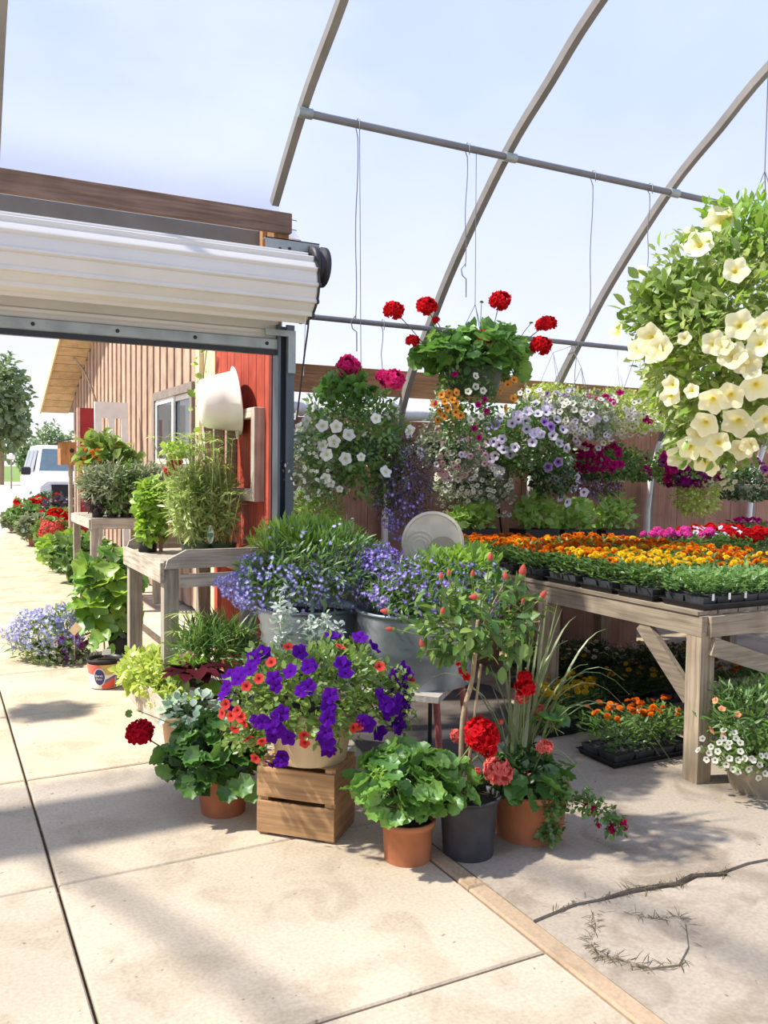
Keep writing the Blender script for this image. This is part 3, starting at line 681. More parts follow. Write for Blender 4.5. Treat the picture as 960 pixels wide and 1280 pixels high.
# ---- brown boarded building with a gable over the walkway
XB = 2.6
hb = thing('gable_building', (XB, 14, 0), 'brown boarded building with a tan gable roof beyond the door', 'building')
ya, yb = AX(250, 560, XB)[1], AX(92, 500, XB)[1]; ze = AX(92, 500, XB)[2]; yp = 12.6
slope = .36; XE = XB+.95
roofz = lambda y: ze+.02+slope*(min(yb-y, yb-yp-(yp-y)))
ry0 = ya-.3
w_win = (AX(246, 500, XB)[1], AX(196, 500, XB)[1], AX(220, 590, XB)[2], AX(220, 485, XB)[2])
nb = 52; bw = (yb-ya)/nb
for k in range(nb):
    u0, u1 = ya+k*bw, ya+(k+1)*bw; mid = (u0+u1)/2; top = min(roofz(u0), roofz(u1)); d = 0 if k % 2 else .022
    m = MB(); segs = [(0, top)]
    if w_win[0]-.0 < mid < w_win[1]: segs = [(0, w_win[2]), (w_win[3], top)]
    for s0, s1 in segs:
        m = MB(); m.box((XB-d, u0+(0 if d else .01), s0), (XB+.03, u1-(0 if d else .01), s1)); m.build('board', W_BROWN, hb, at=(XB, mid, (s0+s1)/2))
m = MB(); m.prism([(ya, 0), (yb, 0), (yb, roofz(yb)), (yp, roofz(yp)), (ya, roofz(ya))], XB+.03, XE, 0, lambda y, z, x: (x, y, z)); m.build('wall_core', W_BROWN2, hb)
m = MB(); m.box((XB-.05, ya-.14, 0), (XB+.02, ya, 3.9)); m.build('corner_board', solid('tan_trim', (.60, .48, .31), .7), hb)
m = MB(); m.box((XB-.0, ya-.9, 0), (XB+.05, ya-.14, 4.0)); m.build('side_panel', solid('cream_board', (.62, .52, .30), .7, var=.1), hb)
# roof slabs with soffit boards
ov = .55
ev = yb+.75; zev = ze-.0-.75*slope
for k in range(22):
    t0, t1 = k/22, (k+1)/22-.004; u0, u1 = ev+(yp-ev)*t0, ev+(yp-ev)*t1; f = lambda u: ze+.03+slope*(yb-u)
    m = MB(); m.add([(XB-ov, u0, f(u0)), (XB, u0, f(u0)), (XB, u1, f(u1)), (XB-ov, u1, f(u1)), (XB-ov, u0, f(u0)+.02), (XB, u0, f(u0)+.02), (XB, u1, f(u1)+.02), (XB-ov, u1, f(u1)+.02)],
                [(3, 2, 1, 0), (4, 5, 6, 7), (0, 1, 5, 4), (1, 2, 6, 5), (2, 3, 7, 6), (3, 0, 4, 7)]); m.build('soffit_board', W_SOFF, hb, at=(XB, u0, f(u0)))
m = MB(); f = lambda u: ze+.05+slope*(yb-u)
m.prism([(ev, f(ev)), (yp, f(yp)), (yp, f(yp)+.12), (ev, f(ev)+.12)], XB-ov, XE+.1, 0, lambda y, z, x: (x, y, z)); m.build('roof', solid('roof_shingle', (.25, .21, .18), .9, var=.2, scale=20, bump=.4), hb)
m = MB(); m.prism([(ev+.03, f(ev)-.05), (yp, f(yp)-.05), (yp, f(yp)+.13), (ev+.03, f(ev)+.13)], XB-ov-.03, XB-ov, 0, lambda y, z, x: (x, y, z)); m.build('bargeboard', solid('tan_board', (.70, .53, .33), .7, var=.08), hb)
fz = lambda u: ze+.05+slope*(2*yp-ry0-9-u) if False else f(yp)-slope*(yp-u)
m = MB(); m.prism([(yp, f(yp)), (ry0, fz(ry0)), (ry0, fz(ry0)+.12), (yp, f(yp)+.12)], XB-ov, XE+.1, 0, lambda y, z, x: (x, y, z)); m.build('roof', MATS['roof_shingle'], hb)
# window
wn = thing('window_1', (XB, w_win[0], w_win[2]), 'sliding window with grey frame in the brown boarded wall', 'window', kind='structure')
m = MB(); fw_ = .10; y0, y1, z0, z1 = w_win
for lo, hi in (((y0, z0), (y1, z0+fw_)), ((y0, z1-fw_), (y1, z1)), ((y0, z0+fw_), (y0+fw_, z1-fw_)), ((y1-fw_, z0+fw_), (y1, z1-fw_))): m.box((XB-.06, lo[0], lo[1]), (XB+.03, hi[0], hi[1]))
m.build('window_frame', solid('frame_grey', (.24, .20, .17), .6), wn)
mm = (y0+y1)/2
for a, c, xo in ((y0+fw_, mm+.06, 0.01), (mm-.06, y1-fw_, -.02)):
    m = MB()
    for lo, hi in (((a, z0+fw_), (c, z0+fw_+.06)), ((a, z1-fw_-.06), (c, z1-fw_)), ((a, z0+fw_+.06), (a+.07, z1-fw_-.06)), ((c-.07, z0+fw_+.06), (c, z1-fw_-.06))): m.box((XB+xo-.02, lo[0], lo[1]), (XB+xo+.01, hi[0], hi[1]))
    s = m.build('sash', M_WHITEP, wn); m = MB(); m.box((XB+xo-.008, a+.05, z0+fw_), (XB+xo-.002, c-.05, z1-fw_)); m.build('pane', glassy('window_glass', (.06, .08, .09), .12), s)

# ================================================================== THINGS ON THE RED WALL AND OUTSIDE
def zat(x, y, py):
    """height above the point (x,y) that the pixel row py shows"""
    lo, hi = -2, 6
    for _ in range(40):
        z = (lo+hi)/2; d = np.array([x, y, z])-CAM; row = 640-F_PX*(d@UP)/(d@FW)
        lo, hi = (z, hi) if row > py else (lo, z)
    return z
# white enamel basin hung on its rim against the red wall, seen from its side
u = np.array([-.95, .16, -.12]); c = AX(297, 501, XR-.06)+u/np.linalg.norm(u)*.14; u /= np.linalg.norm(u)       # axis: wall -> basin bottom
a = np.array([0, 0, 1.]); e1 = np.cross(a, u); e1 /= np.linalg.norm(e1); e2 = np.cross(u, e1)
bs = thing('enamel_basin', c, 'white enamel basin hanging on the red board wall', 'basin')
m = MB(); V = []; n = 36; rB = .215
prof = [(rB+.028, -.135), (rB+.032, -.128), (rB, -.125), (rB*.93, -.02), (rB*.80, .10), (rB*.66, .135), (.0001, .145)]; prof = prof+[(.0001, .138), (rB*.64, .128), (rB*.77, .095), (rB*.90, -.02), (rB-.008, -.128)]
for r_, h in prof:
    for k in range(n): an = 2*math.pi*k/n; V.append(c+u*h+(e1*math.cos(an)+e2*math.sin(an))*r_)
m.add(V, [(i*n+k, i*n+(k+1) % n, ((i+1) % len(prof))*n+(k+1) % n, ((i+1) % len(prof))*n+k) for i in range(len(prof)) for k in range(n)], 0, True); m.build('bowl', M_ENAMEL, bs)
m = MB(); p = c+e2*(rB*.84)+u*.03; m.tube([p+e1*.04, p+e2*.045+e1*.03, p+e2*.045-e1*.03, p-e1*.04], .007, 8); m.build('handle', M_ENAMEL, bs)
m = MB(); p = c-e2*(rB*1.0)-u*.11; m.tube([p+e1*.04, p-e2*.045+e1*.03, p-e2*.045-e1*.03, p-e1*.04], .007, 8); m.build('handle', M_ENAMEL, bs)
# old window frame on the red wall
y0, y1 = AX(331, 560, XR)[1], AX(264, 560, XR)[1]; z0, z1 = AX(331, 628, XR-.03)[2], AX(331, 508, XR-.03)[2]
fo = thing('old_window_frame', (XR-.03, (y0+y1)/2, z0), 'old weathered wooden window frame hung on the red wall', 'window frame')
wf = .07
for nm, lo, hi in (('stile', (y0, z0), (y0+wf, z1)), ('stile', (y1-wf, z0), (y1, z1)), ('rail', (y0+wf, z0), (y1-wf, z0+wf*1.2)), ('rail', (y0+wf, z1-wf), (y1-wf, z1)), ('mullion', ((y0+y1)/2-.02, z0+wf), ((y0+y1)/2+.02, z1-wf)), ('mullion', (y0+(y1-y0)*.75-.02, z0+wf), (y0+(y1-y0)*.75+.02, z1-wf))):
    m = MB(); m.box((XR-.075, lo[0], lo[1]), (XR-.002, hi[0], hi[1]), bev=.004)
    m.build(nm, W_GREYZ if nm != 'rail' else W_GREYY, fo, at=(XR-.04, (lo[0]+hi[0])/2, (lo[1]+hi[1])/2))
# leaning white frame, red shutter and birdhouse by the brown wall
YW = 12.3; xa, xb, z1 = AY(120, 530, YW)[0], min(AY(162, 530, YW)[0], 2.54), AY(140, 502, YW)[2]
fo = thing('salvaged_window', ((xa+xb)/2, YW, 0), 'white painted old window sash leaning by the brown wall', 'window sash')
lean = lambda z: YW+.16*z/z1
for nm, lo, hi in (('stile', (xa, 0), (xa+.09, z1-.22)), ('stile', (xb-.09, 0), (xb, z1-.22)), ('stile', ((xa+xb)/2-.04, z1-.8), ((xa+xb)/2+.04, z1-.22)), ('rail', (xa, z1-.22), (xb, z1)), ('rail', (xa+.09, z1-.98), (xb-.09, z1-.8)), ('rail', (xa+.09, .1), (xb-.09, .4))):
    m = MB(); V = [(x, lean(z)+dy, z) for dy in (-.05, 0) for x, z in ((lo[0], lo[1]), (hi[0], lo[1]), (hi[0], hi[1]), (lo[0], hi[1]))]
    m.add(V, [(0, 1, 2, 3), (7, 6, 5, 4), (0, 4, 5, 1), (1, 5, 6, 2), (2, 6, 7, 3), (3, 7, 4, 0)]); m.build(nm, M_WHITEP, fo)
YS = 13.4; xa, xb, z1 = AY(100, 530, YS)[0], AY(119, 530, YS)[0], AY(108, 510, YS)[2]; rs = thing('red_shutter', ((xa+xb)/2, YS, 0), 'tall dark red wooden panel standing behind the white sash', 'shutter')
m = MB(); m.box((xa, YS, 0), (xb, YS+.05, z1)); m.build('panel', solid('shutter_red', (.36, .025, .03), .6, var=.08), rs)
for zz in (.4, z1-.4):
    m = MB(); m.box((xa+.02, YS-.02, zz), (xb-.02, YS, zz+.12)); m.build('batten', MATS['shutter_red'], rs)
m = MB(); m.box((xa-.04, YS-.01, 0), (xa, YS+.06, z1)); m.build('edge_strip', solid('shutter_edge', (.62, .42, .33), .7), rs)
pc = AX(88, 560, 2.15); bh = thing('birdhouse', pc, 'orange wooden birdhouse with dark roof at the building corner', 'birdhouse')
m = MB(); hw = .19; m.box((pc[0]-hw, pc[1]-hw, pc[2]-.30), (pc[0]+hw, pc[1]+hw, pc[2]+.10)); bx = m.build('box', woodmat('birdhouse_wood', (.50, .26, .11), axis='z'), bh)
m = MB(); m.lathe([(.04, -.002), (.035, -.004), (.0, -.004)], (pc[0], pc[1]-hw, pc[2]-.05), 14, axis='y'); m.build('entrance', M_BLK, bx)
m = MB(); m.prism([(-hw-.07, .08), (hw+.07, .20), (hw+.07, .23), (-hw-.07, .11)], pc[1]-hw-.08, pc[1]+hw+.08, 0, lambda x, z, y: (pc[0]+x, y, pc[2]+z)); m.build('roof', solid('birdhouse_roof', (.10, .10, .10), .7), bh)
m = MB(); m.tube([(pc[0], pc[1], pc[2]-.3), (pc[0], pc[1], 0)], .04, 8); m.build('pole', W_GREYZ, bh)
m = MB(); m.tube(smooth([(pc[0]+.1, pc[1], pc[2]+.2), (pc[0]+.3, pc[1]-.1, pc[2]+.5), (2.56, pc[1]-.2, pc[2]+.75), (2.4, pc[1]-.1, pc[2]+1.3), (2.2, pc[1], pc[2]+1.6)]), .018, 6); m.build('branch', woodmat('branch', (.45, .35, .26)), bh)

# ---- white truck
def truck():
    Yf = 23.6; X0 = AY(46, 600, Yf)[0]+.08; Wd = 1.9; t = thing('white_truck', (X0+Wd/2, Yf+2.4, 0), 'white pickup truck parked at the end of the walkway', 'truck')
    wm = solid('car_white', (.82, .83, .84), .25, var=.02, spec=.6); gl = solid('car_glass', (.10, .15, .19), .08, var=.1, spec=.9); dk = solid('car_dark', (.02, .02, .022), .6)
    def loft(secs, name, mat, parent=t):
        m = MB(); k = len(secs[0]); V = [p for s in secs for p in s]
        m.add(V, [(i*k+j, i*k+(j+1) % k, (i+1)*k+(j+1) % k, (i+1)*k+j) for i in range(len(secs)-1) for j in range(k)]+[tuple(range(k)), tuple(range(len(V)-k, len(V)))], 0); return m.build(name, mat, parent)
    def sec(y, zt, zb=.45, ins=.06, wid=Wd):
        a, c = X0+(Wd-wid)/2, X0+(Wd+wid)/2; return [(a+ins, y, zb), (c-ins, y, zb), (c, y, zb+.15), (c, y, zt-.12), (c-ins*1.5, y, zt), (a+ins*1.5, y, zt), (a, y, zt-.12), (a, y, zb+.15)]
    loft([sec(Yf, 1.05, .5, .1, Wd-.1), sec(Yf+.1, 1.12, .45), sec(Yf+1.2, 1.20), sec(Yf+1.25, 1.2), sec(Yf+4.6, 1.22), sec(Yf+4.75, 1.15, .5, .1, Wd-.1)], 'body', wm)
    cab = lambda y, z, i: [(X0+.05, y, 1.15), (X0+Wd-.05, y, 1.15), (X0+Wd-i, y, z), (X0+i, y, z)]
    loft([cab(Yf+1.15, 1.2, .08), cab(Yf+1.75, 1.86, .22), cab(Yf+2.1, 1.93, .24), cab(Yf+4.2, 1.93, .24), cab(Yf+4.7, 1.2, .1)], 'cab', wm)
    m = MB(); m.add([(X0+.15, Yf+1.22, 1.25), (X0+Wd-.15, Yf+1.22, 1.25), (X0+Wd-.28, Yf+1.70, 1.82), (X0+.28, Yf+1.70, 1.82)], [(0, 1, 2, 3)]); m.v = [(x, y-.012, z+.012) for x, y, z in m.v]; m.build('windshield', gl, t)
    for y0_, y1_, o in ((1.55, 2.5, .25), (2.6, 3.6, 0), (3.7, 4.3, 0)):
        m = MB(); m.add([(X0+.055, Yf+y0_, 1.27), (X0+.055, Yf+y1_, 1.27), (X0+.20, Yf+y1_, 1.82), (X0+.20, Yf+y0_+o, 1.82)], [(0, 1, 2, 3)]); m.v = [(x-.012, y, z) for x, y, z in m.v]; m.build('side_window', gl, t)
    m = MB(); m.box((X0+.3, Yf-.02, .68), (X0+Wd-.3, Yf+.03, .98)); m.build('grille', dk, t)
    for xx in (X0+.12, X0+Wd-.42): m = MB(); m.box((xx, Yf-.01, .74), (xx+.3, Yf+.04, .96), bev=.01); m.build('headlight', solid('lamp_glass', (.7, .72, .75), .1), t)
    m = MB(); m.box((X0+.02, Yf-.1, .45), (X0+Wd-.02, Yf+.05, .62), bev=.03); m.build('bumper', solid('bumper', (.45, .45, .46), .4), t)
    for sx_ in (-1, 1):
        xx = X0-.12 if sx_ < 0 else X0+Wd+.12; m = MB(); m.box((xx-.11, Yf+1.5, 1.18), (xx+.11, Yf+1.6, 1.38), bev=.03); m.build('mirror', dk, t)
    for xx in (X0+.02, X0+Wd-.24):
        for yy in (Yf+.85, Yf+3.75):
            m = MB(); m.lathe([(.2, 0), (.36, .01), (.38, .05), (.38, .19), (.36, .22), (.2, .22)], (xx, yy, .38), 24, axis='x', capa=True, capb=True); wl = m.build('wheel', dk, t)
            m = MB(); m.lathe([(.2, -.012), (.12, -.02), (.02, -.02)], (xx, yy, .38), 16, axis='x'); m.build('hub', M_STEELG, wl)
truck(); bpy.data.objects['white_truck'].scale = (1.08, 1.08, 1.10)
# ---- far trees, lamp
def tree(P, h, rw, label, n=1400, ls=.5, name='tree'):
    t = thing(name, P, label, 'tree', 'trees beyond the yard'); m = MB(); m.tube([P, (P[0]+.2, P[1], P[2]+h*.45)], [h*.03, h*.015], 8); m.build('trunk', L_BARK, t)
    foliage(t, (P[0], P[1], P[2]+h*.6), (rw, rw, h*.42), n, L_TREE, LANCE_W, ls, .35, -.9, 0, 1.0, 'crown'); return t
P = G(3, 583.2); P = np.array([2.5, 88, 0.]); D_ = depth_of(P)
def far(px, Y):
    p = AY(px, 590, Y); p[2] = -.03; return p
tree(far(0, 72), 9.4, 2.1, 'tall dark green tree at the left edge beyond the yard', 2400, .5)
for px, Y, h, rw, lb in ((40, 105, 4.0, 2.2, 'low grey green tree right of the tall dark tree'), (61, 128, 7.2, 2.0, 'slim pale tree rising behind the white truck'), (84, 160, 7.0, 3.4, 'rounded far tree between the truck and the birdhouse')):
    tree(far(px, Y), h, rw, lb, 900, .5)
P = far(14, 60); lp = thing('yard_lamp', P, 'white yard lamp on a thin pole by the far grass', 'lamp')
m = MB(); m.tube([P, P+np.array([0, 0, 1.9])], .05, 8); m.build('pole', W_GREYZ, lp); m = MB(); m.lathe([(.10, 1.9), (.26, 1.95), (.22, 2.15), (.05, 2.3)], P, 14, capb=True); m.build('lamp_head', M_WHITEP, lp)

# ================================================================== TIMBER BENCHES
def timber(parent, name, a, b_, w_, h_, mat, up=(0, 0, 1)):
    m = MB(); m.bar(a, b_, w_, h_, up); return m.build(name, mat, parent, at=(np.array(a)+np.array(b_))/2)
# small bench outside the door
TZ = .97; x0, x1, y0, y1 = 1.30, 1.93, 5.52, 6.72
t1 = thing('potting_bench', ((x0+x1)/2, (y0+y1)/2, 0), 'grey weathered wooden bench with raised rails beside the red wall', 'bench')
for x, y in ((x0+.05, y0+.05), (x1-.05, y0+.05), (x0+.05, y1-.05), (x1-.05, y1-.05)): timber(t1, 'leg', (x, y, 0), (x, y, TZ+(.02 if y < 6 else -.03)), .095, .09, W_GREYZ, (0, 1, 0))
for k in range(9):
    y = y0+.09+k*(y1-y0-.12)/8.6; timber(t1, 'slat', (x0+.02, y, TZ-.02), (x1-.02, y, TZ-.02), .118, .022, W_GREYX)
timber(t1, 'side_rail', (x0-.012, y0-.01, TZ-.055), (x0-.012, y1, TZ-.055), .026, .13, W_GREYY)
timber(t1, 'side_rail', (x1+.012, y0, TZ-.055), (x1+.012, y1, TZ-.055), .026, .13, W_GREYY)
for yy, zz in ((y0-.013, TZ+.04), (y1+.013, TZ+.06)):
    m = MB(); poly = [(x0, zz-.07), (x1, zz-.07), (x1, zz+.05), (x0+.14, zz+.05), (x0+.02, zz-.01)]; m.prism(poly, yy-.013, yy+.013, 0, lambda x, z, y: (x, y, z)); m.build('end_rail', W_GREYX, t1, at=(1.6, yy, zz))
timber(t1, 'stretcher', (x0+.1, y0-.012, TZ-.11), (x1-.1, y0-.012, TZ-.11), .026, .085, W_GREYX)
# second bench further along
x0, x1, y0, y1 = 1.55, 2.32, 10.0, 11.4; TB = 1.0
t2 = thing('plant_stand', ((x0+x1)/2, (y0+y1)/2, 0), 'rough grey wooden stand full of black pots near the brown wall', 'bench')
for x, y in ((x0+.04, y0+.04), (x1-.04, y0+.04), (x0+.04, y1-.04), (x1-.04, y1-.04)): timber(t2, 'leg', (x, y, 0), (x, y, TB-.02), .08, .08, W_GREYZ, (0, 1, 0))
for k in range(8): y = y0+.09+k*.172; timber(t2, 'slat', (x0, y, TB-.01), (x1, y, TB-.01), .15, .022, W_GREYX)
timber(t2, 'front_rail', (x0, y0-.012, TB-.06), (x1, y0-.012, TB-.06), .025, .12, W_GREYX); timber(t2, 'side_rail', (x0-.012, y0, TB-.06), (x0-.012, y1, TB-.06), .025, .10, W_GREYY)
timber(t2, 'stretcher', (x0, y0+.02, .5), (x1, y0+.02, .5), .03, .09, W_GREYX); timber(t2, 'leg_brace', (x0+.1, y0-.03, TB-.1), (x0+.04, y0-.03, .1), .05, .03, W_GREYZ, (1, 0, 0))
timber(t2, 'prop_board', (1.72, 8.6, .58), (2.2, 8.9, .80), .03, .10, W_GREYX) if False else None
# big display table inside on the right
TZ2 = .87; X0, X1, Y0, Y1 = 3.455, 6.6, 3.11, 5.62
t3 = thing('display_table', (X0, Y0, 0), 'long grey timber table carrying the trays of marigolds', 'table')
for x, y in ((X0+.05, Y0+.05), (X1-.05, Y0+.05), (X0+.05, Y1-.05), (X1-.05, Y1-.05), (X0+.05, 4.4), (5.0, Y0+.05), (5.0, Y1-.05)): timber(t3, 'leg', (x, y, 0), (x, y, TZ2-.105), .098, .098, W_TABZ, (0, 1, 0))
timber(t3, 'side_beam', (X0+.02, Y0, TZ2-.055), (X0+.02, Y1, TZ2-.055), .042, .105, W_TABY); timber(t3, 'side_beam', (X1-.02, Y0, TZ2-.055), (X1-.02, Y1, TZ2-.055), .042, .105, W_TABY)
timber(t3, 'end_beam', (X0+.045, Y0-.0, TZ2-.055), (X1-.045, Y0-.0, TZ2-.055), .042, .105, W_TABX); timber(t3, 'end_beam', (X0+.045, Y1-.02, TZ2-.055), (X1-.045, Y1-.02, TZ2-.055), .042, .105, W_TABX)
for k in range(21): x = X0+.06+k*.15; timber(t3, 'slat', (x, Y0+.02, TZ2+.011), (x, Y1-.02, TZ2+.011), .14, .02, W_TABY)
a_ = AX(862, 868, 3.47); b2 = AX(802, 786, 3.47); timber(t3, 'brace', (3.478, Y0+.08, a_[2]-.02), (3.478, b2[1], TZ2-.11), .036, .09, W_TABY, (0, .7, .7))
timber(t3, 'brace', (X0+.06, Y0-.012, TZ2-.155), (X0+1.2, Y0-.012, TZ2-.52), .03, .095, W_TABX)
timber(t3, 'stretcher', (X0+.1, Y0+.06, .46), (X1-.1, Y0+.06, .46), .03, .08, W_TABX)
# ---- stand with red metal legs under the tubs
tl, tr_ = DEP(386, 800, 4.6), DEP(523, 815, 4.4); SZ = .53
st = thing('tub_stand', ((tl[0]+tr_[0])/2, (tl[1]+tr_[1])/2, 0), 'low stand with pale plank top and red metal legs under the tubs', 'stand')
dv = (tr_-tl); dv[2] = 0; dv /= np.linalg.norm(dv); pv = np.array([-dv[1], dv[0], 0]); mid = (tl+tr_)/2
for k in (-2, -1, 0, 1, 2): cc = mid+pv*k*.125; cc[2] = SZ-.015; timber(st, 'plank', cc-dv*.56, cc+dv*.50, .118, .03, W_GREYX)
for sx_ in (-1, 1):
    for sy_ in (-1, 1):
        p = mid+dv*.47*sx_+pv*.24*sy_; p[2] = SZ-.03; q = p+dv*.05*sx_+pv*.04*sy_; q[2] = 0
        m = MB(); m.tube([p, q], .017, 10); m.build('leg', solid('red_leg', (.36, .10, .09), .55, var=.2), st)

m = MB(); mq = [G(*q_) for q_ in ((470, 958), (560, 955), (632, 925), (645, 885), (612, 858), (560, 850), (470, 858), (420, 905))]; m.prism([(q_[0], q_[1]) for q_ in mq], .006, .010)  # dark sheet stands in for the shade under and behind the tub stand
tag(m.build('floor_shade', solid('floor_shade', (.085, .07, .058), .95, var=.35, scale=5, bump=.4)), 'dark sheet painted as shade on the floor behind and under the tub stand', 'painted shade')
# ================================================================== PLANTS
def hang(parent, c, rt, top, mat=M_WIRE, r=.0025, hook=True):
    """three wires from a basket rim up to a hook"""
    for k in range(3):
        an = 2*math.pi*k/3+.5; m = MB(); m.tube([(c[0]+rt*math.cos(an), c[1]+rt*math.sin(an), c[2]), (c[0], c[1], c[2]+.42)], r, 5); m.build('hanger_wire', mat, parent)
    m = MB(); m.tube([(c[0], c[1], c[2]+.42), (top[0], top[1], top[2]+.01)], r, 5); m.build('hanger_wire', mat, parent)
def geranium_leaves(parent, c, Rr, n, mat, size, lo=.8, zmin=-.45, up=.35):
    me = tmesh('geranium_leaf', ROUND, mat, True); P, N = shell(c, Rr, n, lo, zmin)
    st_ = MB()
    for k in range(n):
        nn = N[k]*1.0+np.array([0, 0, up])+(CAM-P[k])/np.linalg.norm(CAM-P[k])*.0+RNG.normal(size=3)*.38; d = np.cross(nn, RNG.normal(size=3))
        # blade hangs outwards: long axis away from the middle
        d = N[k]*np.array([1, 1, .2])-np.array([0, 0, .35])+RNG.normal(size=3)*.3
        place('leaf', me, parent, P[k], d, nn, size*random.uniform(.7, 1.15))
        st_.tube([np.asarray(c)-np.array([0, 0, Rr[2]*.7])+RNG.normal(size=3)*.02, P[k]], .0025, 4, cap=False)
    o = st_.build('stems', L_STEM, parent); o['kind'] = 'stuff'
def bloom(parent, base, px, py, D, size_px, me, r=.0035, bend=.1, N=None, stalkmat=None):
    """a flower head on its own stalk"""
    P = DEP(px, py, D); s = stem(parent, base, P, r, stalkmat or L_STEM, bend, 'flower_stalk')
    h = face('flower_head', me, s, P, (CAM-P)/np.linalg.norm(CAM-P)*.55+np.array([0, 0, .8])+RNG.normal(size=3)*.15 if N is None else N, size_px*.5*PXM(D)); return h
H_RED = head_mesh('geranium_head', P_RED); H_REDD = head_mesh('geranium_head', P_REDD); H_PINK = head_mesh('geranium_head', P_PINK); H_SALM = head_mesh('geranium_head', P_SALM, 30); H_FUCH = head_mesh('zinnia_head', P_FUCH)
F_PURP = tmesh('petunia', t_mallow(15), P_PURP); F_CORAL = tmesh('small_bell', TRUMPET, P_CORAL); F_WHITE = tmesh('petunia', t_mallow(15), P_WHITE)
F_YEL = tmesh('petunia', t_trumpet(20, .5, .20, .04, .10), P_YEL); F_WLIL = tmesh('petunia', TRUMPET, P_WLIL); F_LILAC = tmesh('petunia', TRUMPET, P_LILAC)
F_ORAN = tmesh('small_bell', TRUMPET, P_ORAN); F_MAG = tmesh('petunia', t_mallow(15), P_MAG); F_WBELL = tmesh('small_bell', TRUMPET, petal('petal_white_bell', (.84, .82, .74), (.82, .80, .62), (.22, .20, .05))); F_PLUM = tmesh('petunia', TRUMPET, P_PLUM)
F_PBELL = tmesh('small_bell', TRUMPET, petal('petal_blush', (.80, .55, .55), (.78, .50, .50), (.3, .05, .1))); F_CREAM = tmesh('small_bell', TRUMPET, P_CREAM)

# --- crate with the purple petunia pot
A, B, Cc = G(320, 1042), G(418, 1057), G(437, 1030); ux = B-A; W1 = np.linalg.norm(ux); ux /= W1; uy = np.array([-ux[1], ux[0], 0]); W2 = .27
HC = zat(A[0], A[1], 951)
cr8 = thing('wooden_crate', A+ux*W1/2+uy*W2/2, 'upturned wooden slat crate under the purple petunias', 'crate')
def cbox(name, u0, u1, v0, v1, z0, z1):
    cen = A+ux*(u0+u1)/2+uy*(v0+v1)/2; hx_, hy_, hz_ = (u1-u0)/2, (v1-v0)/2, (z1-z0)/2; m = MB(); m.box((-hx_, -hy_, -hz_), (hx_, hy_, hz_), bev=.002)
    o0 = np.array([cen[0], cen[1], (z0+z1)/2]); o = m.build(name, W_CRATE if name != 'end_panel' else woodmat('wood_crate_end', (.56, .33, .16), axis='y', dark=.6)); o.parent = cr8; o.location = tuple(o0-WO[cr8.name]); o.rotation_euler.z = math.atan2(ux[1], ux[0]); WO[o.name] = o0
    return o
for v0, v1 in ((0, .014), (W2-.014, W2)):
    cbox('slat', .003, W1-.003, v0, v1, .012, HC*.47); cbox('slat', .003, W1-.003, v0, v1, HC*.53, HC*.93)
for u0, u1 in ((.003, .02), (W1-.02, W1-.003)): cbox('end_panel', u0, u1, .014, W2-.014, 0.0, HC*.985)
for k in range(3): cbox('top_board', 0, W1, .012+k*.083, .012+k*.083+.078, HC*.985, HC)
for u0 in (.02, W1-.05): cbox('corner_post', u0, u0+.03, .014, .044, .0, HC*.98)
pc = A+ux*W1*.55+uy*W2*.5; pc = np.array([pc[0], pc[1], HC])
pt = thing('petunia_pot', pc, 'cream pot of deep purple and coral petunias on the crate', 'potted plant')
pot(pt, pc, .20, .155, .235, M_CREAM, lip=False)
dP = depth_of(pc); cp = DEP(393, 868, dP-.03); Rp = np.array([.36, .33, .22])
foliage(pt, cp, Rp, 2600, L_PET, OVAL, .036, .45, -.75, .2, .8)
foliage(pt, DEP(310, 915, dP-.1), (.11, .11, .10), 320, L_PET, OVAL, .028, .3, -.9, .1, .9); foliage(pt, DEP(497, 880, dP-.02), (.07, .09, .16), 320, L_PET, OVAL, .03, .3, -.9, .1, .9)
purple = [(330, 818), (289, 843), (314, 838), (283, 867), (343, 850), (363, 841), (387, 834), (375, 818), (385, 860), (429, 832), (431, 843), (416, 797), (449, 799), (467, 811), (412, 870), (410, 885), (409, 897), (406, 914), (409, 926), (410, 936), (330, 901), (345, 897), (353, 891), (350, 911), (361, 920), (474, 870), (484, 891), (505, 843), (502, 859), (505, 876), (499, 891), (498, 908), (473, 914), (458, 904), (356, 949, 15), (337, 952, 15), (348, 950, 15), (300, 850), (320, 825), (338, 906), (505, 866), (492, 880), (480, 880), (490, 899)]
purple += [(x[0]+random.uniform(-9, 9), x[1]+random.uniform(-9, 9), 20) for x in purple if random.random() < .75]
flowers(pt, purple, F_PURP, cp, Rp*1.06, 23, cam_bias=.7, back=12)
coral = [(340, 830), (361, 811), (425, 811), (473, 835), (310, 859), (296, 908), (291, 894), (307, 902), (299, 888), (280, 891), (312, 921), (329, 924), (320, 945), (380, 917), (381, 926), (447, 905), (441, 908), (511, 850), (285, 880), (303, 895), (325, 850)]
flowers(pt, coral, F_CORAL, cp, Rp*1.06, 15, cam_bias=.7, back=6)
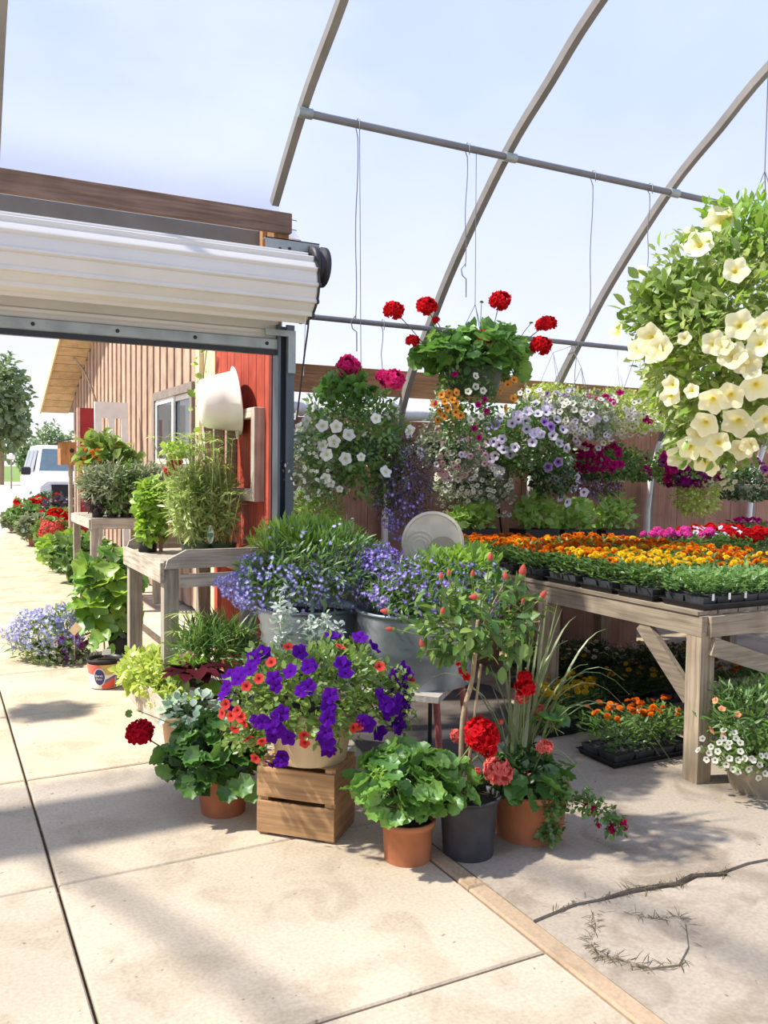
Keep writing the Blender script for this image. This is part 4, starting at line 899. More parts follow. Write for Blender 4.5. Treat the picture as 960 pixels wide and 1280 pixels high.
# dusty miller standing up behind the petunias
for q, (bx_, by_, tx, ty, h) in enumerate(((352, 850, 350, 742, 26), (358, 845, 362, 762, 20), (402, 830, 407, 770, 20), (392, 830, 388, 776, 12), (415, 825, 420, 782, 12))):
    a, t_ = DEP(bx_, by_, dP+.12), DEP(tx, ty, dP+.14); nL = 46; s = np.linspace(.1, 1, nL); P = a+(t_-a)*s[:, None]; D = RNG.normal(size=(nL, 3))*np.array([1, 1, .3])+np.array([0, 0, .55]); m_ = stem(pt, a, t_, .003, L_SILVER, 0, 'dusty_miller_stem')
    P = np.repeat(P, 3, 0)+RNG.normal(size=(nL*3, 3))*.016; D = np.repeat(D, 3, 0)+RNG.normal(size=(nL*3, 3))*.4
    scatter('dusty_miller_leaves', m_, L_SILVER, LANCE, P, D, RNG.normal(size=(nL*3, 3))+np.array([0, 0, 1]), .055*(1.1-.5*np.repeat(s, 3)))

# --- geraniums on the floor
c0 = G(279, 1013); g1 = thing('potted_geranium', c0, 'dark leaved geranium in a terracotta pot left of the crate', 'potted plant')
pot(g1, c0, .128, .10, .19, M_TERRA2); d0 = depth_of(c0); cg = DEP(263, 948, d0-.02); geranium_leaves(g1, cg, (.215, .20, .19), 130, L_GER, .050)
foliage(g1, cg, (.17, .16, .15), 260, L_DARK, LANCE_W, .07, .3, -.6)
for px, py, s in ((302, 982, .06), (316, 990, .055), (285, 990, .055), (240, 985, .055)):
    place('leaf', tmesh('geranium_leaf', ROUND, L_GER), g1, DEP(px, py, d0-.2), (0.2, -.5, -.5), (CAM-cg)+np.array([0, 0, .8]), s)
bloom(g1, DEP(215, 940, d0-.05), 175, 915, d0-.1, 34, H_REDD, bend=-.1)
stem(g1, DEP(215, 905, d0), DEP(172, 888, d0+.05), .002, L_STEM, 0, 'twig'); place('leaf', tmesh('geranium_leaf', ROUND, L_GER), g1, DEP(161, 892, d0), (-1, 0, .2), (CAM-cg), .02)
c0 = G(509, 1072); g2 = thing('potted_geranium', c0, 'lush light green geranium in an orange terracotta pot at the front', 'potted plant')
pot(g2, c0, .112, .095, .17, M_TERRA); d0 = depth_of(c0); cg = DEP(505, 982, d0-.02); geranium_leaves(g2, cg, (.215, .20, .16), 130, L_GERL, .046)
geranium_leaves(g2, DEP(570, 990, d0), (.09, .10, .12), 36, L_GERL, .045)
foliage(g2, cg, (.17, .16, .12), 240, L_GER, LANCE_W, .06, .3, -.6)
foliage(g2, DEP(473, 968, d0-.16), (.03, .03, .025), 40, L_BRIGHT, LANCE_W, .02, .2, -.9, .3, 1, 'flower_buds')
bloom(g2, DEP(560, 975, d0+.02), 601, 918, d0-.02, 44, H_RED); bloom(g2, DEP(570, 975, d0+.02), 609, 935, d0, 24, H_RED)

# --- standard hibiscus in black nursery pot
c0 = G(585, 1065); hb_ = thing('hibiscus_tree', c0, 'small standard hibiscus with coral buds in a dark nursery pot', 'potted tree')
pot(hb_, c0, .13, .105, .25, M_NURS, lip=False); d0 = depth_of(c0); ch = DEP(598, 782, d0+.02); Rh = np.array([.29, .27, .20])
m = MB(); m.tube(smooth([c0+np.array([-.03, .02, .2]), DEP(578, 900, d0), DEP(590, 850, d0+.02), DEP(598, 775, d0+.02)]), [.010]*13, 8); m.build('trunk', L_BARK, hb_)
m = MB(); m.tube([c0+np.array([.0, .04, .2]), DEP(601, 830, d0+.05)], .006, 8); m.build('stake', woodmat('stake', (.55, .42, .26), axis='z'), hb_)
me = tmesh('hibiscus_leaf', t_lance(.24, .08, .3, 5), L_HIB, False); me2 = tmesh('hibiscus_leaf', t_lance(.28, .07, .25, 5), leafmat('leaf_hibiscus_young', (.14, .25, .04), (.28, .38, .09), .3, .04), False)
P, N = shell(ch, Rh, 230, .4, -.8)
for k in range(230): place('leaf', me if k % 2 else me2, hb_, P[k], N[k]*.7+RNG.normal(size=3)*.6-np.array([0, 0, .2]), np.array([0, 0, 1.])+N[k]*.4+RNG.normal(size=3)*.3, random.uniform(.05, .075))
foliage(hb_, ch, Rh*.95, 300, L_HIB, LANCE, .06, .2, -.8, .0, .9, 'inner_leaves')
for k in range(18):
    u = unit(1, -.4)[0]; stem(hb_, DEP(596, 800, d0+.02), ch+u*Rh*.92, .004, L_STEM if k % 2 else L_BARK, .1, 'branch')
bud = MB(); bud.lathe([(.05, 0), (.30, .25), (.36, .6), (.24, .95), (.10, 1.2), (.0, 1.25)], n=8); BUD = bud.build('bud_tmp', petal('petal_bud', (.62, .13, .10), (.62, .13, .10), (.62, .13, .10))).data; bpy.data.objects.remove(bpy.data.objects['bud_tmp'])
cal = MB(); cal.lathe([(.05, -.1), (.26, .05), (.34, .4), (.28, .62)], n=8); CAL = cal.build('cal_tmp', L_PET).data; bpy.data.objects.remove(bpy.data.objects['cal_tmp'])
for px, py, s, dx, dz, dd in ((487, 765, .032, -1, .15, -.1), (493, 787, .030, -1, .1, -.12), (612, 703, .034, .1, 1, 0), (633, 727, .034, -.2, 1, -.05), (652, 722, .046, .15, 1, -.05), (600, 745, .036, -1, -.1, -.2), (675, 749, .036, .6, .9, 0), (529, 811, .032, -.3, 1, -.2), (551, 725, .026, 0, 1, -.1), (590, 722, .026, .1, 1, -.1), (552, 769, .028, .2, .9, -.2), (560, 720, .022, .2, .9, -.1), (653, 755, .02, .1, 1, -.1)):
    P = DEP(px, py, d0+dd); N = RT*dx+np.array([0, 0, dz]); N /= np.linalg.norm(N); sb = stem(hb_, ch+(P-ch)*.7-np.array([0, 0, .03]), P-N*s*.2, .003, L_STEM, .02, 'bud_stalk'); face('calyx', CAL, sb, P-N*s*.2, N, s); face('bud', BUD, sb, P, N, s)
for px, py, s in ((578, 838, 10), (583, 846, 9), (573, 830, 7)):
    P = DEP(px, py, d0-.05); face('flower', tmesh('hibiscus_flower', t_mallow(15), P_RED), hb_, P, CAM-P+RNG.normal(size=3), s*PXM(d0)*.6)

# --- terracotta pot: spike, salmon geranium and trailing verbena
c0 = G(660, 1040); sp = thing('spike_planter', c0, 'large terracotta pot with tall spiky grass and salmon geraniums', 'potted plant')
pot(sp, c0, .18, .145, .215, M_TERRA); d0 = depth_of(c0); base = DEP(650, 960, d0+.03)
tips = [(685, 740, .2), (697, 752, .15), (703, 760, .25), (664, 765, .1), (657, 720, .1), (650, 800, .0), (625, 790, .1), (612, 830, -.1), (637, 810, 0), (757, 786, .1), (735, 830, -.1), (780, 850, -.2), (787, 868, -.2), (776, 878, -.1), (757, 905, -.25), (825, 945, -.3), (838, 950, -.2), (720, 770, .3), (710, 800, .2), (690, 800, .3), (760, 1030, -.4), (600, 880, -.2), (570, 870, .1), (668, 830, -.2), (640, 760, .3), (675, 780, .3), (700, 845, .1), (718, 870, .0), (525, 858, .2), (745, 1000, -.3), (680, 770, .1), (668, 785, .0), (632, 840, .2), (616, 860, .2)]
for px, py, dd in tips:
    t_ = DEP(px, py, d0+dd*.4); a = base+RNG.normal(size=3)*np.array([.025, .025, .01]); L_ = np.linalg.norm(t_-a); hz = np.hypot(*(t_-a)[:2]); arch = .06+.55*hz*(1 if hz > .25 else .25)
    if 960 > py > 840: arch += .05
    m_ = MB(); n = 9; V = []
    side = np.cross(t_-a, [0, 0, 1.])+RNG.normal(size=3)*.02*L_+RT*.25*L_; side /= np.linalg.norm(side)
    for i in range(n):
        s = i/(n-1); p = a+(t_-a)*s+np.array([0, 0, arch*4*s*(1-s)*.6*(1.0 if hz > .2 else .3)]); ww = .0075*(1-s**2.2)+.0006
        V += [p-side*ww, p+side*ww, p+np.cross(side, t_-a)/L_*ww*.5*0+np.array([0, 0, -.002])]
    m_.add(V, [f_ for i in range(n-1) for f_ in ((i*3, i*3+2, i*3+5, i*3+3), (i*3+2, i*3+1, i*3+4, i*3+5))], 0); m_.build('blade', L_SPIKE, sp)
geranium_leaves(sp, DEP(655, 972, d0-.05), (.19, .17, .10), 46, L_GER, .055); geranium_leaves(sp, DEP(690, 900, d0), (.06, .07, .05), 8, L_GER, .06)
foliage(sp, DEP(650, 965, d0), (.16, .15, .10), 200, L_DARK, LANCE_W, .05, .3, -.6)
for px, py, s, dd, h in ((656, 858, 26, -.05, H_RED), (652, 872, 20, 0, H_SALM), (622, 964, 40, -.22, H_SALM), (681, 934, 20, -.12, H_SALM), (672, 890, 22, .05, H_SALM), (572, 920, 20, -.05, H_SALM), (656, 846, 18, -.05, H_RED), (626, 902, 8, -.1, H_SALM), (597, 964, 10, -.1, H_SALM)):
    bloom(sp, DEP(650+(px-650)*.3, 985, d0-.05), px, py, d0+dd, s, h, r=.0028)
trail = [(690, 985), (720, 1000), (750, 1012), (775, 1035)]; P = []
vm_ = MB(); vm_.tube(smooth([DEP(680, 975, d0-.12)]+[DEP(x, y, d0-.15) for x, y in trail]), .003, 5); vm_.build('trailing_stem', L_STEM, sp)
for x, y, n in ((690, 1010, 130), (688, 1040, 120), (700, 990, 130), (730, 1005, 90), (755, 1015, 60), (772, 1033, 50)): foliage(sp, DEP(x, y, d0-.16), (.055, .05, .055), n, L_MID, LANCE_W, .028, .1, -.9, 0, 1, 'verbena_leaves')
for px, py, s in ((738, 1011, 15), (779, 1031, 13), (764, 1036, 12), (748, 1032, 7)): face('flower_head', head_mesh('verbena_head', petal('petal_verbena', (.50, .01, .07), (.5, .01, .07), (.3, .01, .05)), 14), sp, DEP(px, py, d0-.17), CAM-c0+np.array([0, 0, .8]), s*.5*PXM(d0))

# --- galvanised tubs of lobelia on the stand
def tub(c, rt, h, label, seedx):
    t = thing('lobelia_tub', c, label, 'planter'); z = c[2]; pr = [(rt*.84, z)]
    for k in range(1, 12):
        s = k/12; pr.append((rt*(.84+.16*s)+(.009 if k in (6, 8, 10) else 0), z+h*s))
    pr += [(rt, z+h-.012), (rt+.010, z+h-.010), (rt+.012, z+h), (rt+.004, z+h+.006), (rt-.006, z+h), (rt-.01, z+h-.05)]
    m = MB(); m.lathe(pr, (c[0], c[1], 0), 40, capa=True); tb = m.build('tub', M_GALV, t)
    m = MB(); m.lathe([(rt-.01, z+h-.05), (.002, z+h-.04)], (c[0], c[1], 0), 24); m.build('soil', M_SOIL, tb); return t
cR = np.array([tr_[0], tr_[1], SZ]); hR = zat(cR[0]-.3*FW[0], cR[1]-.3*FW[1], 773)-SZ; cL = np.array([tl[0], tl[1], SZ]); hL = zat(cL[0]-.25*FW[0], cL[1]-.25*FW[1], 766)-SZ
tbR = tub(cR, .315, hR, 'galvanised tub of violet lobelia on the right of the stand', 1); tbL = tub(cL, .268, hL, 'galvanised tub of blue lobelia beside the steel door post', 2)
dR, dL = depth_of(cR), depth_of(cL)
ca = DEP(392, 716, dL-.08); Ra = np.array([.40, .34, .22])
foliage(tbL, ca, Ra, 3400, L_MID, LANCE_N, .055, .45, -.6, .35, .7); foliage(tbL, DEP(380, 680, dL), (.30, .26, .12), 1100, L_BRIGHT, LANCE_N, .06, .3, -.2, .8, .5, 'feathery_leaves')
blossoms(tbL, DEP(370, 730, dL-.1), Ra*np.array([1.05, 1.05, .85]), 1500, P_BLUE, size=.0105, lo=.8, zmin=-.6); blossoms(tbL, DEP(322, 730, dL-.1), (.14, .15, .12), 520, P_BLUE, size=.0105, lo=.5, zmin=-.8); blossoms(tbL, DEP(390, 690, dL-.1), Ra*.8, 70, P_LTBL, size=.010, lo=.9)
cb = DEP(535, 742, dR-.05); Rb = np.array([.36, .34, .17])
foliage(tbR, cb, Rb, 2600, L_MID, LANCE_N, .05, .4, -.6, .35, .7); foliage(tbR, DEP(570, 715, dR), (.22, .22, .12), 700, L_BRIGHT, LANCE, .05, .3, -.3, .5, .6, 'young_leaves')
blossoms(tbR, cb, Rb*1.04, 1200, P_BLUEV, size=.0105, lo=.8, zmin=-.6); blossoms(tbR, DEP(475, 705, dR), (.13, .15, .10), 460, P_BLUEV, size=.0105, lo=.5, zmin=-.8); blossoms(tbR, DEP(590, 725, dR), (.2, .2, .10), 200, P_LTBL, size=.012, lo=.8)
# round cream plaque on a stake behind the right tub
p = DEP(541, 678, dR+.40); nrm = (CAM-p)*np.array([1, 1, 0]); nrm = nrm/np.linalg.norm(nrm); e1 = np.cross([0, 0, 1.], nrm); e2 = np.cross(nrm, e1); rr = 39*PXM(dR+.40)
pq = thing('garden_plaque', (p[0], p[1], 0), 'round cream carved garden plaque standing behind the violet lobelia', 'plaque')
def disc(prof, mat, name, cen=p, n=40):
    m = MB(); V = []
    for r_, h in prof:
        for k in range(n): an = 2*math.pi*k/n; V.append(cen+nrm*h+(e1*math.cos(an)+e2*math.sin(an))*r_)
    m.add(V, [(i*n+k, i*n+(k+1) % n, (i+1)*n+(k+1) % n, (i+1)*n+k) for i in range(len(prof)-1) for k in range(n)]+[tuple(range(n)), tuple(range(len(V)-n, len(V)))], 0, False); return m.build(name, mat, pq)
m_pl = solid('plaque_stone', (.60, .54, .40), .7, var=.12, scale=9, bump=.2); disc([(rr, -.02), (rr, .015), (rr*.92, .02), (rr*.9, .012), (.001, .012)], m_pl, 'disc')
disc([(rr*.46, .010), (rr*.46, .022), (rr*.001, .024)], solid('plaque_shade', (.42, .36, .25), .8), 'shade_boss', p+e1*rr*.32-e2*rr*.25)  # darker boss: shade pattern on the plaque put into its colour
for s in (.25, .37, .5): disc([(rr*s, .011), (rr*s, .017), (rr*(s-.05), .017), (rr*(s-.05), .011)], m_pl, 'carved_ring', p-e1*rr*.42-e2*rr*.12)
m = MB(); m.tube([(p[0], p[1], 0), (p[0], p[1], p[2]-rr*.8)], .012, 8); m.build('stake', M_BLK, pq)

# ================================================================== MARIGOLD TRAYS
F_MO, F_MY, F_MR = (tmesh('marigold', POM, p_) for p_ in (P_MO, P_MY, P_MR))
FERN = t_lance(.16, .05, .15, 3)
def tray(cx, cy_, z, wx_, wy_, label, blooms, nfl, fh=.15, group='trays of bedding plants', leaf=L_MID, nl=900, fs=.021, name='bedding_tray', ang=0, leafsize=.045, cells=(4, 2), tags=0):
    t = thing(name, (cx, cy_, z), label, 'plant tray', group)
    m = MB(); hz = .030; m.add([(cx+sx_*(wx_/2-i), cy_+sy_*(wy_/2-i), z+h) for h, i in ((0, .012), (hz, 0), (hz, -.008), (hz+.004, -.008), (hz+.004, .006), (hz-.02, .010)) for sx_, sy_ in ((-1, -1), (1, -1), (1, 1), (-1, 1))],
        [(k*4+j, k*4+(j+1) % 4, (k+1)*4+(j+1) % 4, (k+1)*4+j) for k in range(5) for j in range(4)]+[(0, 1, 2, 3), (20, 21, 22, 23)]); tr0 = m.build('tray', M_BLACKP, t)
    cw, ch_ = (wx_-.02)/cells[0], (wy_-.02)/cells[1]
    for i in range(cells[0]):
        for j in range(cells[1]):
            xx, yy = cx-wx_/2+.01+cw*(i+.5), cy_-wy_/2+.01+ch_*(j+.5); m = MB()
            m.add([(xx+sx_*cw*.46*f_, yy+sy_*ch_*.46*f_, z+h) for h, f_ in ((.008, .86), (.066, 1.04), (.066, .95), (.056, .94)) for sx_, sy_ in ((-1, -1), (1, -1), (1, 1), (-1, 1))],
                  [(k*4+q_, k*4+(q_+1) % 4, (k+1)*4+(q_+1) % 4, (k+1)*4+q_) for k in range(3) for q_ in range(4)]+[(12, 13, 14, 15)]); m.build('cell_pack', M_NURS, tr0)
    n = nl; P = np.c_[cx+(RNG.random(n)-.5)*wx_*1.02, cy_+(RNG.random(n)-.5)*wy_*1.04, z+.05+fh*(.10+.75*RNG.random(n)**.8)]
    D = np.c_[RNG.normal(size=(n, 2))*.8, .35+.5*RNG.random(n)]; D[:, 0] += (P[:, 0]-cx)/wx_*1.6; D[:, 1] += (P[:, 1]-cy_)/wy_*1.6
    scatter('foliage', t, leaf, FERN, P, D, np.tile([0, 0, 1.], (n, 1))+RNG.normal(size=(n, 3))*.35, leafsize*(.7+.6*RNG.random(n)))
    for k in range(int(nfl*1.35)):
        me_ = random.choice(blooms[0]); zone = blooms[1]; fx, fy = random.uniform(zone[0], zone[1]), random.uniform(zone[2], zone[3])
        P = np.array([cx+(fx-.5)*wx_, cy_+(fy-.5)*wy_, z+.05+fh*random.uniform(.86, 1.12)]); face('flower', me_, t, P, np.array([0, 0, 1.])+RNG.normal(size=3)*.38+(CAM-P)*.05, fs*random.uniform(.8, 1.2))
    for k in range(tags):
        m = MB(); x = cx-wx_/2+.06+.12*k; m.box((x, cy_-wy_/2+.0, z+.05), (x+.016, cy_-wy_/2+.002, z+.085)); m.build('plant_tag', M_WHITEP, t)
    return t
ZT = TZ2+.022
full = (0, 1, 0, 1)
# rows from the near corner away from the camera; two columns
tray(3.80, 3.27, ZT, .64, .29, 'green marigold tray at the near corner of the table', ([F_MO, F_MY], (.5, 1, .7, 1)), 9, leaf=leafmat('leaf_marigold_light', (.12, .27, .05), (.26, .42, .12)), nl=1500, tags=3, cells=(6, 2))
tray(4.48, 3.27, ZT, .64, .29, 'orange marigold tray at the right along the near table edge', ([F_MO, F_MO, F_MY, F_MR], (0, 1, .25, 1)), 46, nl=1200, tags=3, cells=(6, 2))
tray(5.16, 3.27, ZT, .64, .29, 'mixed marigold tray at the near table edge cut by the frame', ([F_MO, F_MY], full), 40, nl=900)
rows = [(3.60, [F_MY], 'yellow', 'second from the near end', 46), (3.92, [F_MY, F_MY, F_MO], 'golden', 'third from the near end', 52), (4.24, [F_MY, F_MO], 'yellow and orange', 'fourth from the near end', 56), (4.56, [F_MO, F_MO, F_MR], 'deep orange', 'fifth from the near end', 56), (4.88, [F_MO, F_MO, F_MY], 'orange and yellow', 'sixth from the near end', 52), (5.20, [F_MO], 'bright orange', 'at the far end', 46), (5.50, [F_MO, F_MR], 'rusty orange', 'last before the brown wall', 40)]
for y, bl, cn, lb, n in rows:
    tray(3.76, y, ZT, .60, .28, f'{cn} marigold tray along the left table edge, {lb}', (bl, (.0, 1, 0, 1) if y > 3.7 else (.1, 1, .2, 1)), n, nl=1000)
    if y < 5.4: tray(4.42, y, ZT, .60, .28, f'{cn} marigold tray in the second column, {lb}', ([F_MO, F_MR, F_MY] if y < 4 else bl, full), n-10, nl=700)
# pink, red and white bedding plants behind, to the right
for k, (px, py, hm, lb, nf, mt) in enumerate(((845, 668, H_FUCH, 'hot pink and magenta bedding flowers behind the marigolds', 8, None), (885, 662, H_RED, 'dark red bedding flowers in the middle of the table', 8, None), (905, 665, None, 'white and lilac bedding flowers right of the red ones', 12, F_WLIL), (945, 668, H_RED, 'scarlet bedding flowers at the right picture edge', 10, None), (940, 650, None, 'magenta bedding flowers at the back by the right edge', 14, F_MAG))):
    P = G(px, py+10, ZT+.18); tray(P[0], P[1], ZT, .5, .28, lb, ([mt or hm], full), nf+6, .20, nl=700, fs=.036 if mt is None else .028)
# leafy green starts against the wall
for k, (px, Y, h, lb) in enumerate(((668, 5.95, .34, 'leafy green starts behind the orange marigolds left of the white post'), (715, 6.0, .30, 'leafy green starts between the two white hoop posts'), (765, 6.0, .36, 'taller leafy green starts just left of the second white post'), (590, 5.95, .25, 'small leafy starts behind the garden plaque'))):
    c_ = AY(px, 660, Y); c_[2] = 0; t = thing('leafy_starts', c_, lb, 'seedlings', 'green starts by the back wall'); zz = AY(px, 668, Y)[2]
    m = MB(); m.box((c_[0]-.20, Y-.14, 0), (c_[0]+.20, Y+.14, zz-.02)); m.build('plinth', W_PANEL, t)
    m = MB(); m.box((c_[0]-.18, Y-.12, zz-.02), (c_[0]+.18, Y+.12, zz+.05)); m.build('tray', M_BLACKP, t)
    foliage(t, (c_[0], Y, zz+h*.5), (.19, .13, h*.46), 240, leafmat('leaf_starts', (.26, .46, .08), (.46, .64, .17), .45), LANCE_W, .08, .2, -.8, .5, .8)
# trays on the floor under the table
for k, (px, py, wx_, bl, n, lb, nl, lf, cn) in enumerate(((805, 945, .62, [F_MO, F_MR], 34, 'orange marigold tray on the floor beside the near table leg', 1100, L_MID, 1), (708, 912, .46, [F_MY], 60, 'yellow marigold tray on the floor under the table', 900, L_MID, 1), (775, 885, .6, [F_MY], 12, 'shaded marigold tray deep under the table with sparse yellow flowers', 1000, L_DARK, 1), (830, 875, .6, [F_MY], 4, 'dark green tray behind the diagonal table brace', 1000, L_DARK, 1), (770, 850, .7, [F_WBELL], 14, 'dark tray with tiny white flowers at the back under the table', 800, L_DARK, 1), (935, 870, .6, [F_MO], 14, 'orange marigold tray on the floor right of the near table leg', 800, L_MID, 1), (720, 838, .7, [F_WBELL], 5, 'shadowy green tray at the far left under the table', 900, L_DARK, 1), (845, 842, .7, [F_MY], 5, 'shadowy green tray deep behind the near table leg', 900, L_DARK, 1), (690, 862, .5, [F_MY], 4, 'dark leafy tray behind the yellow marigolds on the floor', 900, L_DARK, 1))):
    P = G(px, py); tray(P[0], P[1]+.05, 0.0, wx_, .3, lb, (bl, full), n, .21 if k < 2 else .17, 'trays on the floor', lf, nl, .021)
    
# ================================================================== HANGING BASKETS
def basket(name, c, rt, rb, h, mat, label, top=None, wire=M_WIRE, grp='hanging baskets under the film roof', wr=.0025):
    t = thing(name, c, label, 'hanging basket', grp); pot(t, c, rt, rb, h, mat, lip=False, name='basket')
    if top is not None: hang(t, (c[0], c[1], c[2]+h), rt, top, wire, wr)
    return t
def at_purlin(px, py, k): 
    y, z = PUR[k]; p = AY(px, py, y); return p
# A: white petunias, pink geraniums, dark lobelia
p = AY(450, 570, 4.86); dA = depth_of(p); bA = basket('petunia_basket', np.array([p[0], p[1], p[2]-.05]), .17, .12, .16, M_GREENP, 'hanging basket of white petunias with pink geraniums beside the door post', (p[0], 4.92, 3.70))
cA = DEP(440, 562, dA-.02); RA = np.array([.36, .34, .36])
foliage(bA, cA, RA, 3600, L_MID, LANCE, .042, .5, -.85, .2, .8); foliage(bA, DEP(395, 580, dA-.15), (.20, .2, .28), 900, L_GREY, OVAL, .03, .4, -.9, .1, .9, 'silver_foliage'); foliage(bA, DEP(505, 605, dA-.1), (.18, .18, .30), 2600, L_BRONZE, LANCE_N, .035, .3, -.95, -.3, .8, 'dark_foliage')
foliage(bA, DEP(430, 490, dA-.05), (.16, .16, .10), 300, L_GER, OVAL, .06, .3, -.5, .3, .8, 'geranium_leaves'); foliage(bA, DEP(395, 640, dA-.1), (.16, .16, .14), 700, L_BRIGHT, LANCE_N, .05, .3, -.9, .0, .9, 'trailing_foliage')
blossoms(bA, DEP(500, 625, dA-.13), (.14, .16, .26), 190, P_BLUEV, size=.012, lo=.8, zmin=-.95); blossoms(bA, DEP(385, 590, dA-.2), (.16, .16, .26), 260, P_WHITE, size=.010, lo=.8, zmin=-.9)
wh = [(421, 534), (436, 544), (404, 557), (409, 568), (418, 552), (404, 533), (432, 573), (469, 524, 15), (492, 512), (510, 540, 19), (523, 566), (481, 589), (505, 600, 15), (378, 536), (376, 547), (361, 567, 15), (408, 597, 15), (451, 571, 12), (394, 510, 14), (385, 527, 15), (414, 603, 13), (425, 610, 10), (366, 592, 13), (372, 520, 13)]
flowers(bA, wh, F_WHITE, cA, RA, 18, cam_bias=.8, back=10)
for px, py, s in ((436, 458, 31), (433, 470, 24), (490, 475, 31), (478, 470, 18), (416, 486, 18)): bloom(bA, DEP(440+(px-440)*.6, 510, dA), px, py, dA-.02, s, H_PINK, r=.003)
# B: red geraniums over small orange bells
p = AY(592, 490, 4.90); dB = depth_of(p); bB = basket('geranium_basket', np.array([p[0], p[1], p[2]-.02]), .20, .15, .18, M_GREENP, 'hanging basket of red geraniums with orange bell flowers below', (p[0], 4.92, 3.70))
cB = DEP(592, 447, dB); RB = np.array([.40, .36, .21]); geranium_leaves(bB, cB, RB, 150, L_GERL, .062, .75, -.5); foliage(bB, cB, RB*.85, 500, L_GER, LANCE_W, .08, .3, -.6)
cB2 = DEP(580, 510, dB-.12); RB2 = np.array([.24, .22, .30]); foliage(bB, cB2, RB2, 1500, L_MID, OVAL, .03, .4, -.95, -.1, .9, 'trailing_foliage')
for px, py, s in ((492, 388, 26), (533, 383, 27), (625, 376, 27), (611, 425, 32), (683, 406, 27), (676, 432, 27), (516, 426, 18), (545, 400, 10)): bloom(bB, DEP(592+(px-592)*.55, 440, dB), px, py, dB-.05, s, H_RED, r=.0035, bend=.06)
for px, py in ((602, 378), (664, 404), (559, 409), (637, 421)): bloom(bB, DEP(592+(px-592)*.7, 435, dB), px, py, dB-.03, 6, tmesh('bud_cluster', POM, L_PET), r=.0025)
flowers(bB, [(553, 494), (562, 492), (571, 491), (557, 502), (570, 505), (560, 510), (551, 514), (641, 475), (624, 489), (633, 481), (576, 519), (545, 505), (566, 500), (556, 520), (640, 498), (630, 510), (548, 525), (570, 515)], F_ORAN, cB2, RB2, 11, cam_bias=.8, back=6)
flowers(bB, [(594, 484), (594, 471), (603, 489), (585, 490), (600, 520), (588, 525)], F_WBELL, cB2, RB2, 10, cam_bias=.8); flowers(bB, [(569, 469), (597, 506), (607, 514), (544, 504), (592, 535), (598, 546), (605, 500)], F_MAG, cB2, RB2, 9, cam_bias=.8)
# second row under the lower pipe
def lower(px, py, dpx, Rr, nm, label, mat=M_BEIGE, Y=None, rt=.17, lf=L_MID, nl=1500, tpl=OVAL, ls=.035, wirec=M_WIRE, pdy=0):
    p = AY(px, py, Y or 5.91); d = depth_of(p); t = basket(nm, np.array([p[0], p[1], p[2]-.13-pdy]), rt, rt*.72, .17, mat, label, (p[0], 5.91, 2.69), wirec); c_ = p+np.array([0, 0, .03]); foliage(t, c_, np.array(Rr)*1.05, int(nl*1.5), lf, tpl, ls*1.05, .4, -.75, .1, .9, droop=.10); return t, c_, d
# C: white and lilac petunias
bC, cC, dC = lower(655, 562, 0, (.42, .34, .34), 'petunia_basket', 'hanging basket of white and lilac petunias in the middle', nl=2600)
RC = np.array([.43, .35, .35]); dup_ = lambda L_, k, j: L_+[(q_[0]+random.uniform(-j, j), q_[1]+random.uniform(-j*.8, j*.8))+tuple(q_[2:]) for q_ in L_ for _ in range(k)]
flowers(bC, dup_([(611, 540), (611, 553), (628, 549), (595, 559), (614, 573), (624, 587), (617, 583), (630, 562), (638, 567), (658, 537), (665, 553), (675, 543), (672, 518), (708, 585), (716, 609), (700, 621), (707, 560), (720, 596), (657, 527), (624, 524), (640, 530), (690, 545), (700, 600), (660, 515), (680, 512), (650, 520), (695, 525)], 1, 14), F_WLIL, cC, RC, 13.5, cam_bias=.9, back=10)
flowers(bC, [(620, 532), (605, 567), (684, 583), (697, 577), (720, 551), (688, 534), (680, 528), (712, 590)], F_LILAC, cC, RC, 14, cam_bias=.9); foliage(bC, DEP(690, 600, dC-.05), (.2, .2, .15), 700, L_DARK, OVAL, .035, .3, -.9, -.2, .9, 'trailing_foliage')
# D: small white bells, low on the left
bD, cD, dD = lower(590, 607, 0, (.34, .3, .20), 'bell_basket', 'low hanging basket of tiny white bells against the brown boards', mat=M_GREENP, nl=2000, lf=L_GREY, ls=.028, Y=6.05)
RD = np.array([.34, .3, .2]); pts = [(random.uniform(545, 640), random.uniform(585, 645), 6.5) for _ in range(110)]; flowers(bD, pts, F_WBELL, cD, RD, 7, cam_bias=.8, back=10); pts = [(random.uniform(565, 610), random.uniform(530, 585), 9) for _ in range(44)]
flowers(bD, pts, F_PBELL, DEP(590, 560, dD-.1), np.array([.18, .18, .22]), 9, cam_bias=.8); foliage(bD, DEP(590, 560, dD-.05), (.17, .17, .22), 700, L_GREY, OVAL, .03, .4, -.9, .1, .9, 'trailing_foliage')
# E: dense small white bells in a cream basket
bE, cE, dE = lower(770, 520, 0, (.44, .34, .20), 'bell_basket', 'hanging basket packed with small white bells right of centre', nl=2200, lf=L_LIME, ls=.03, wirec=M_WHITEW)
RE = np.array([.44, .34, .2]); pts = [(random.uniform(705, 805), 545-abs(random.gauss(0, 22)), 8) for _ in range(150)]; flowers(bE, pts, F_WBELL, cE, RE, 8.5, cam_bias=.9, back=10)
flowers(bE, [(735, 497), (748, 500), (757, 497), (775, 492), (720, 500), (818, 510), (823, 508), (806, 523), (812, 526), (825, 515), (765, 503)], F_MAG, cE, RE*1.02, 11, cam_bias=.7)
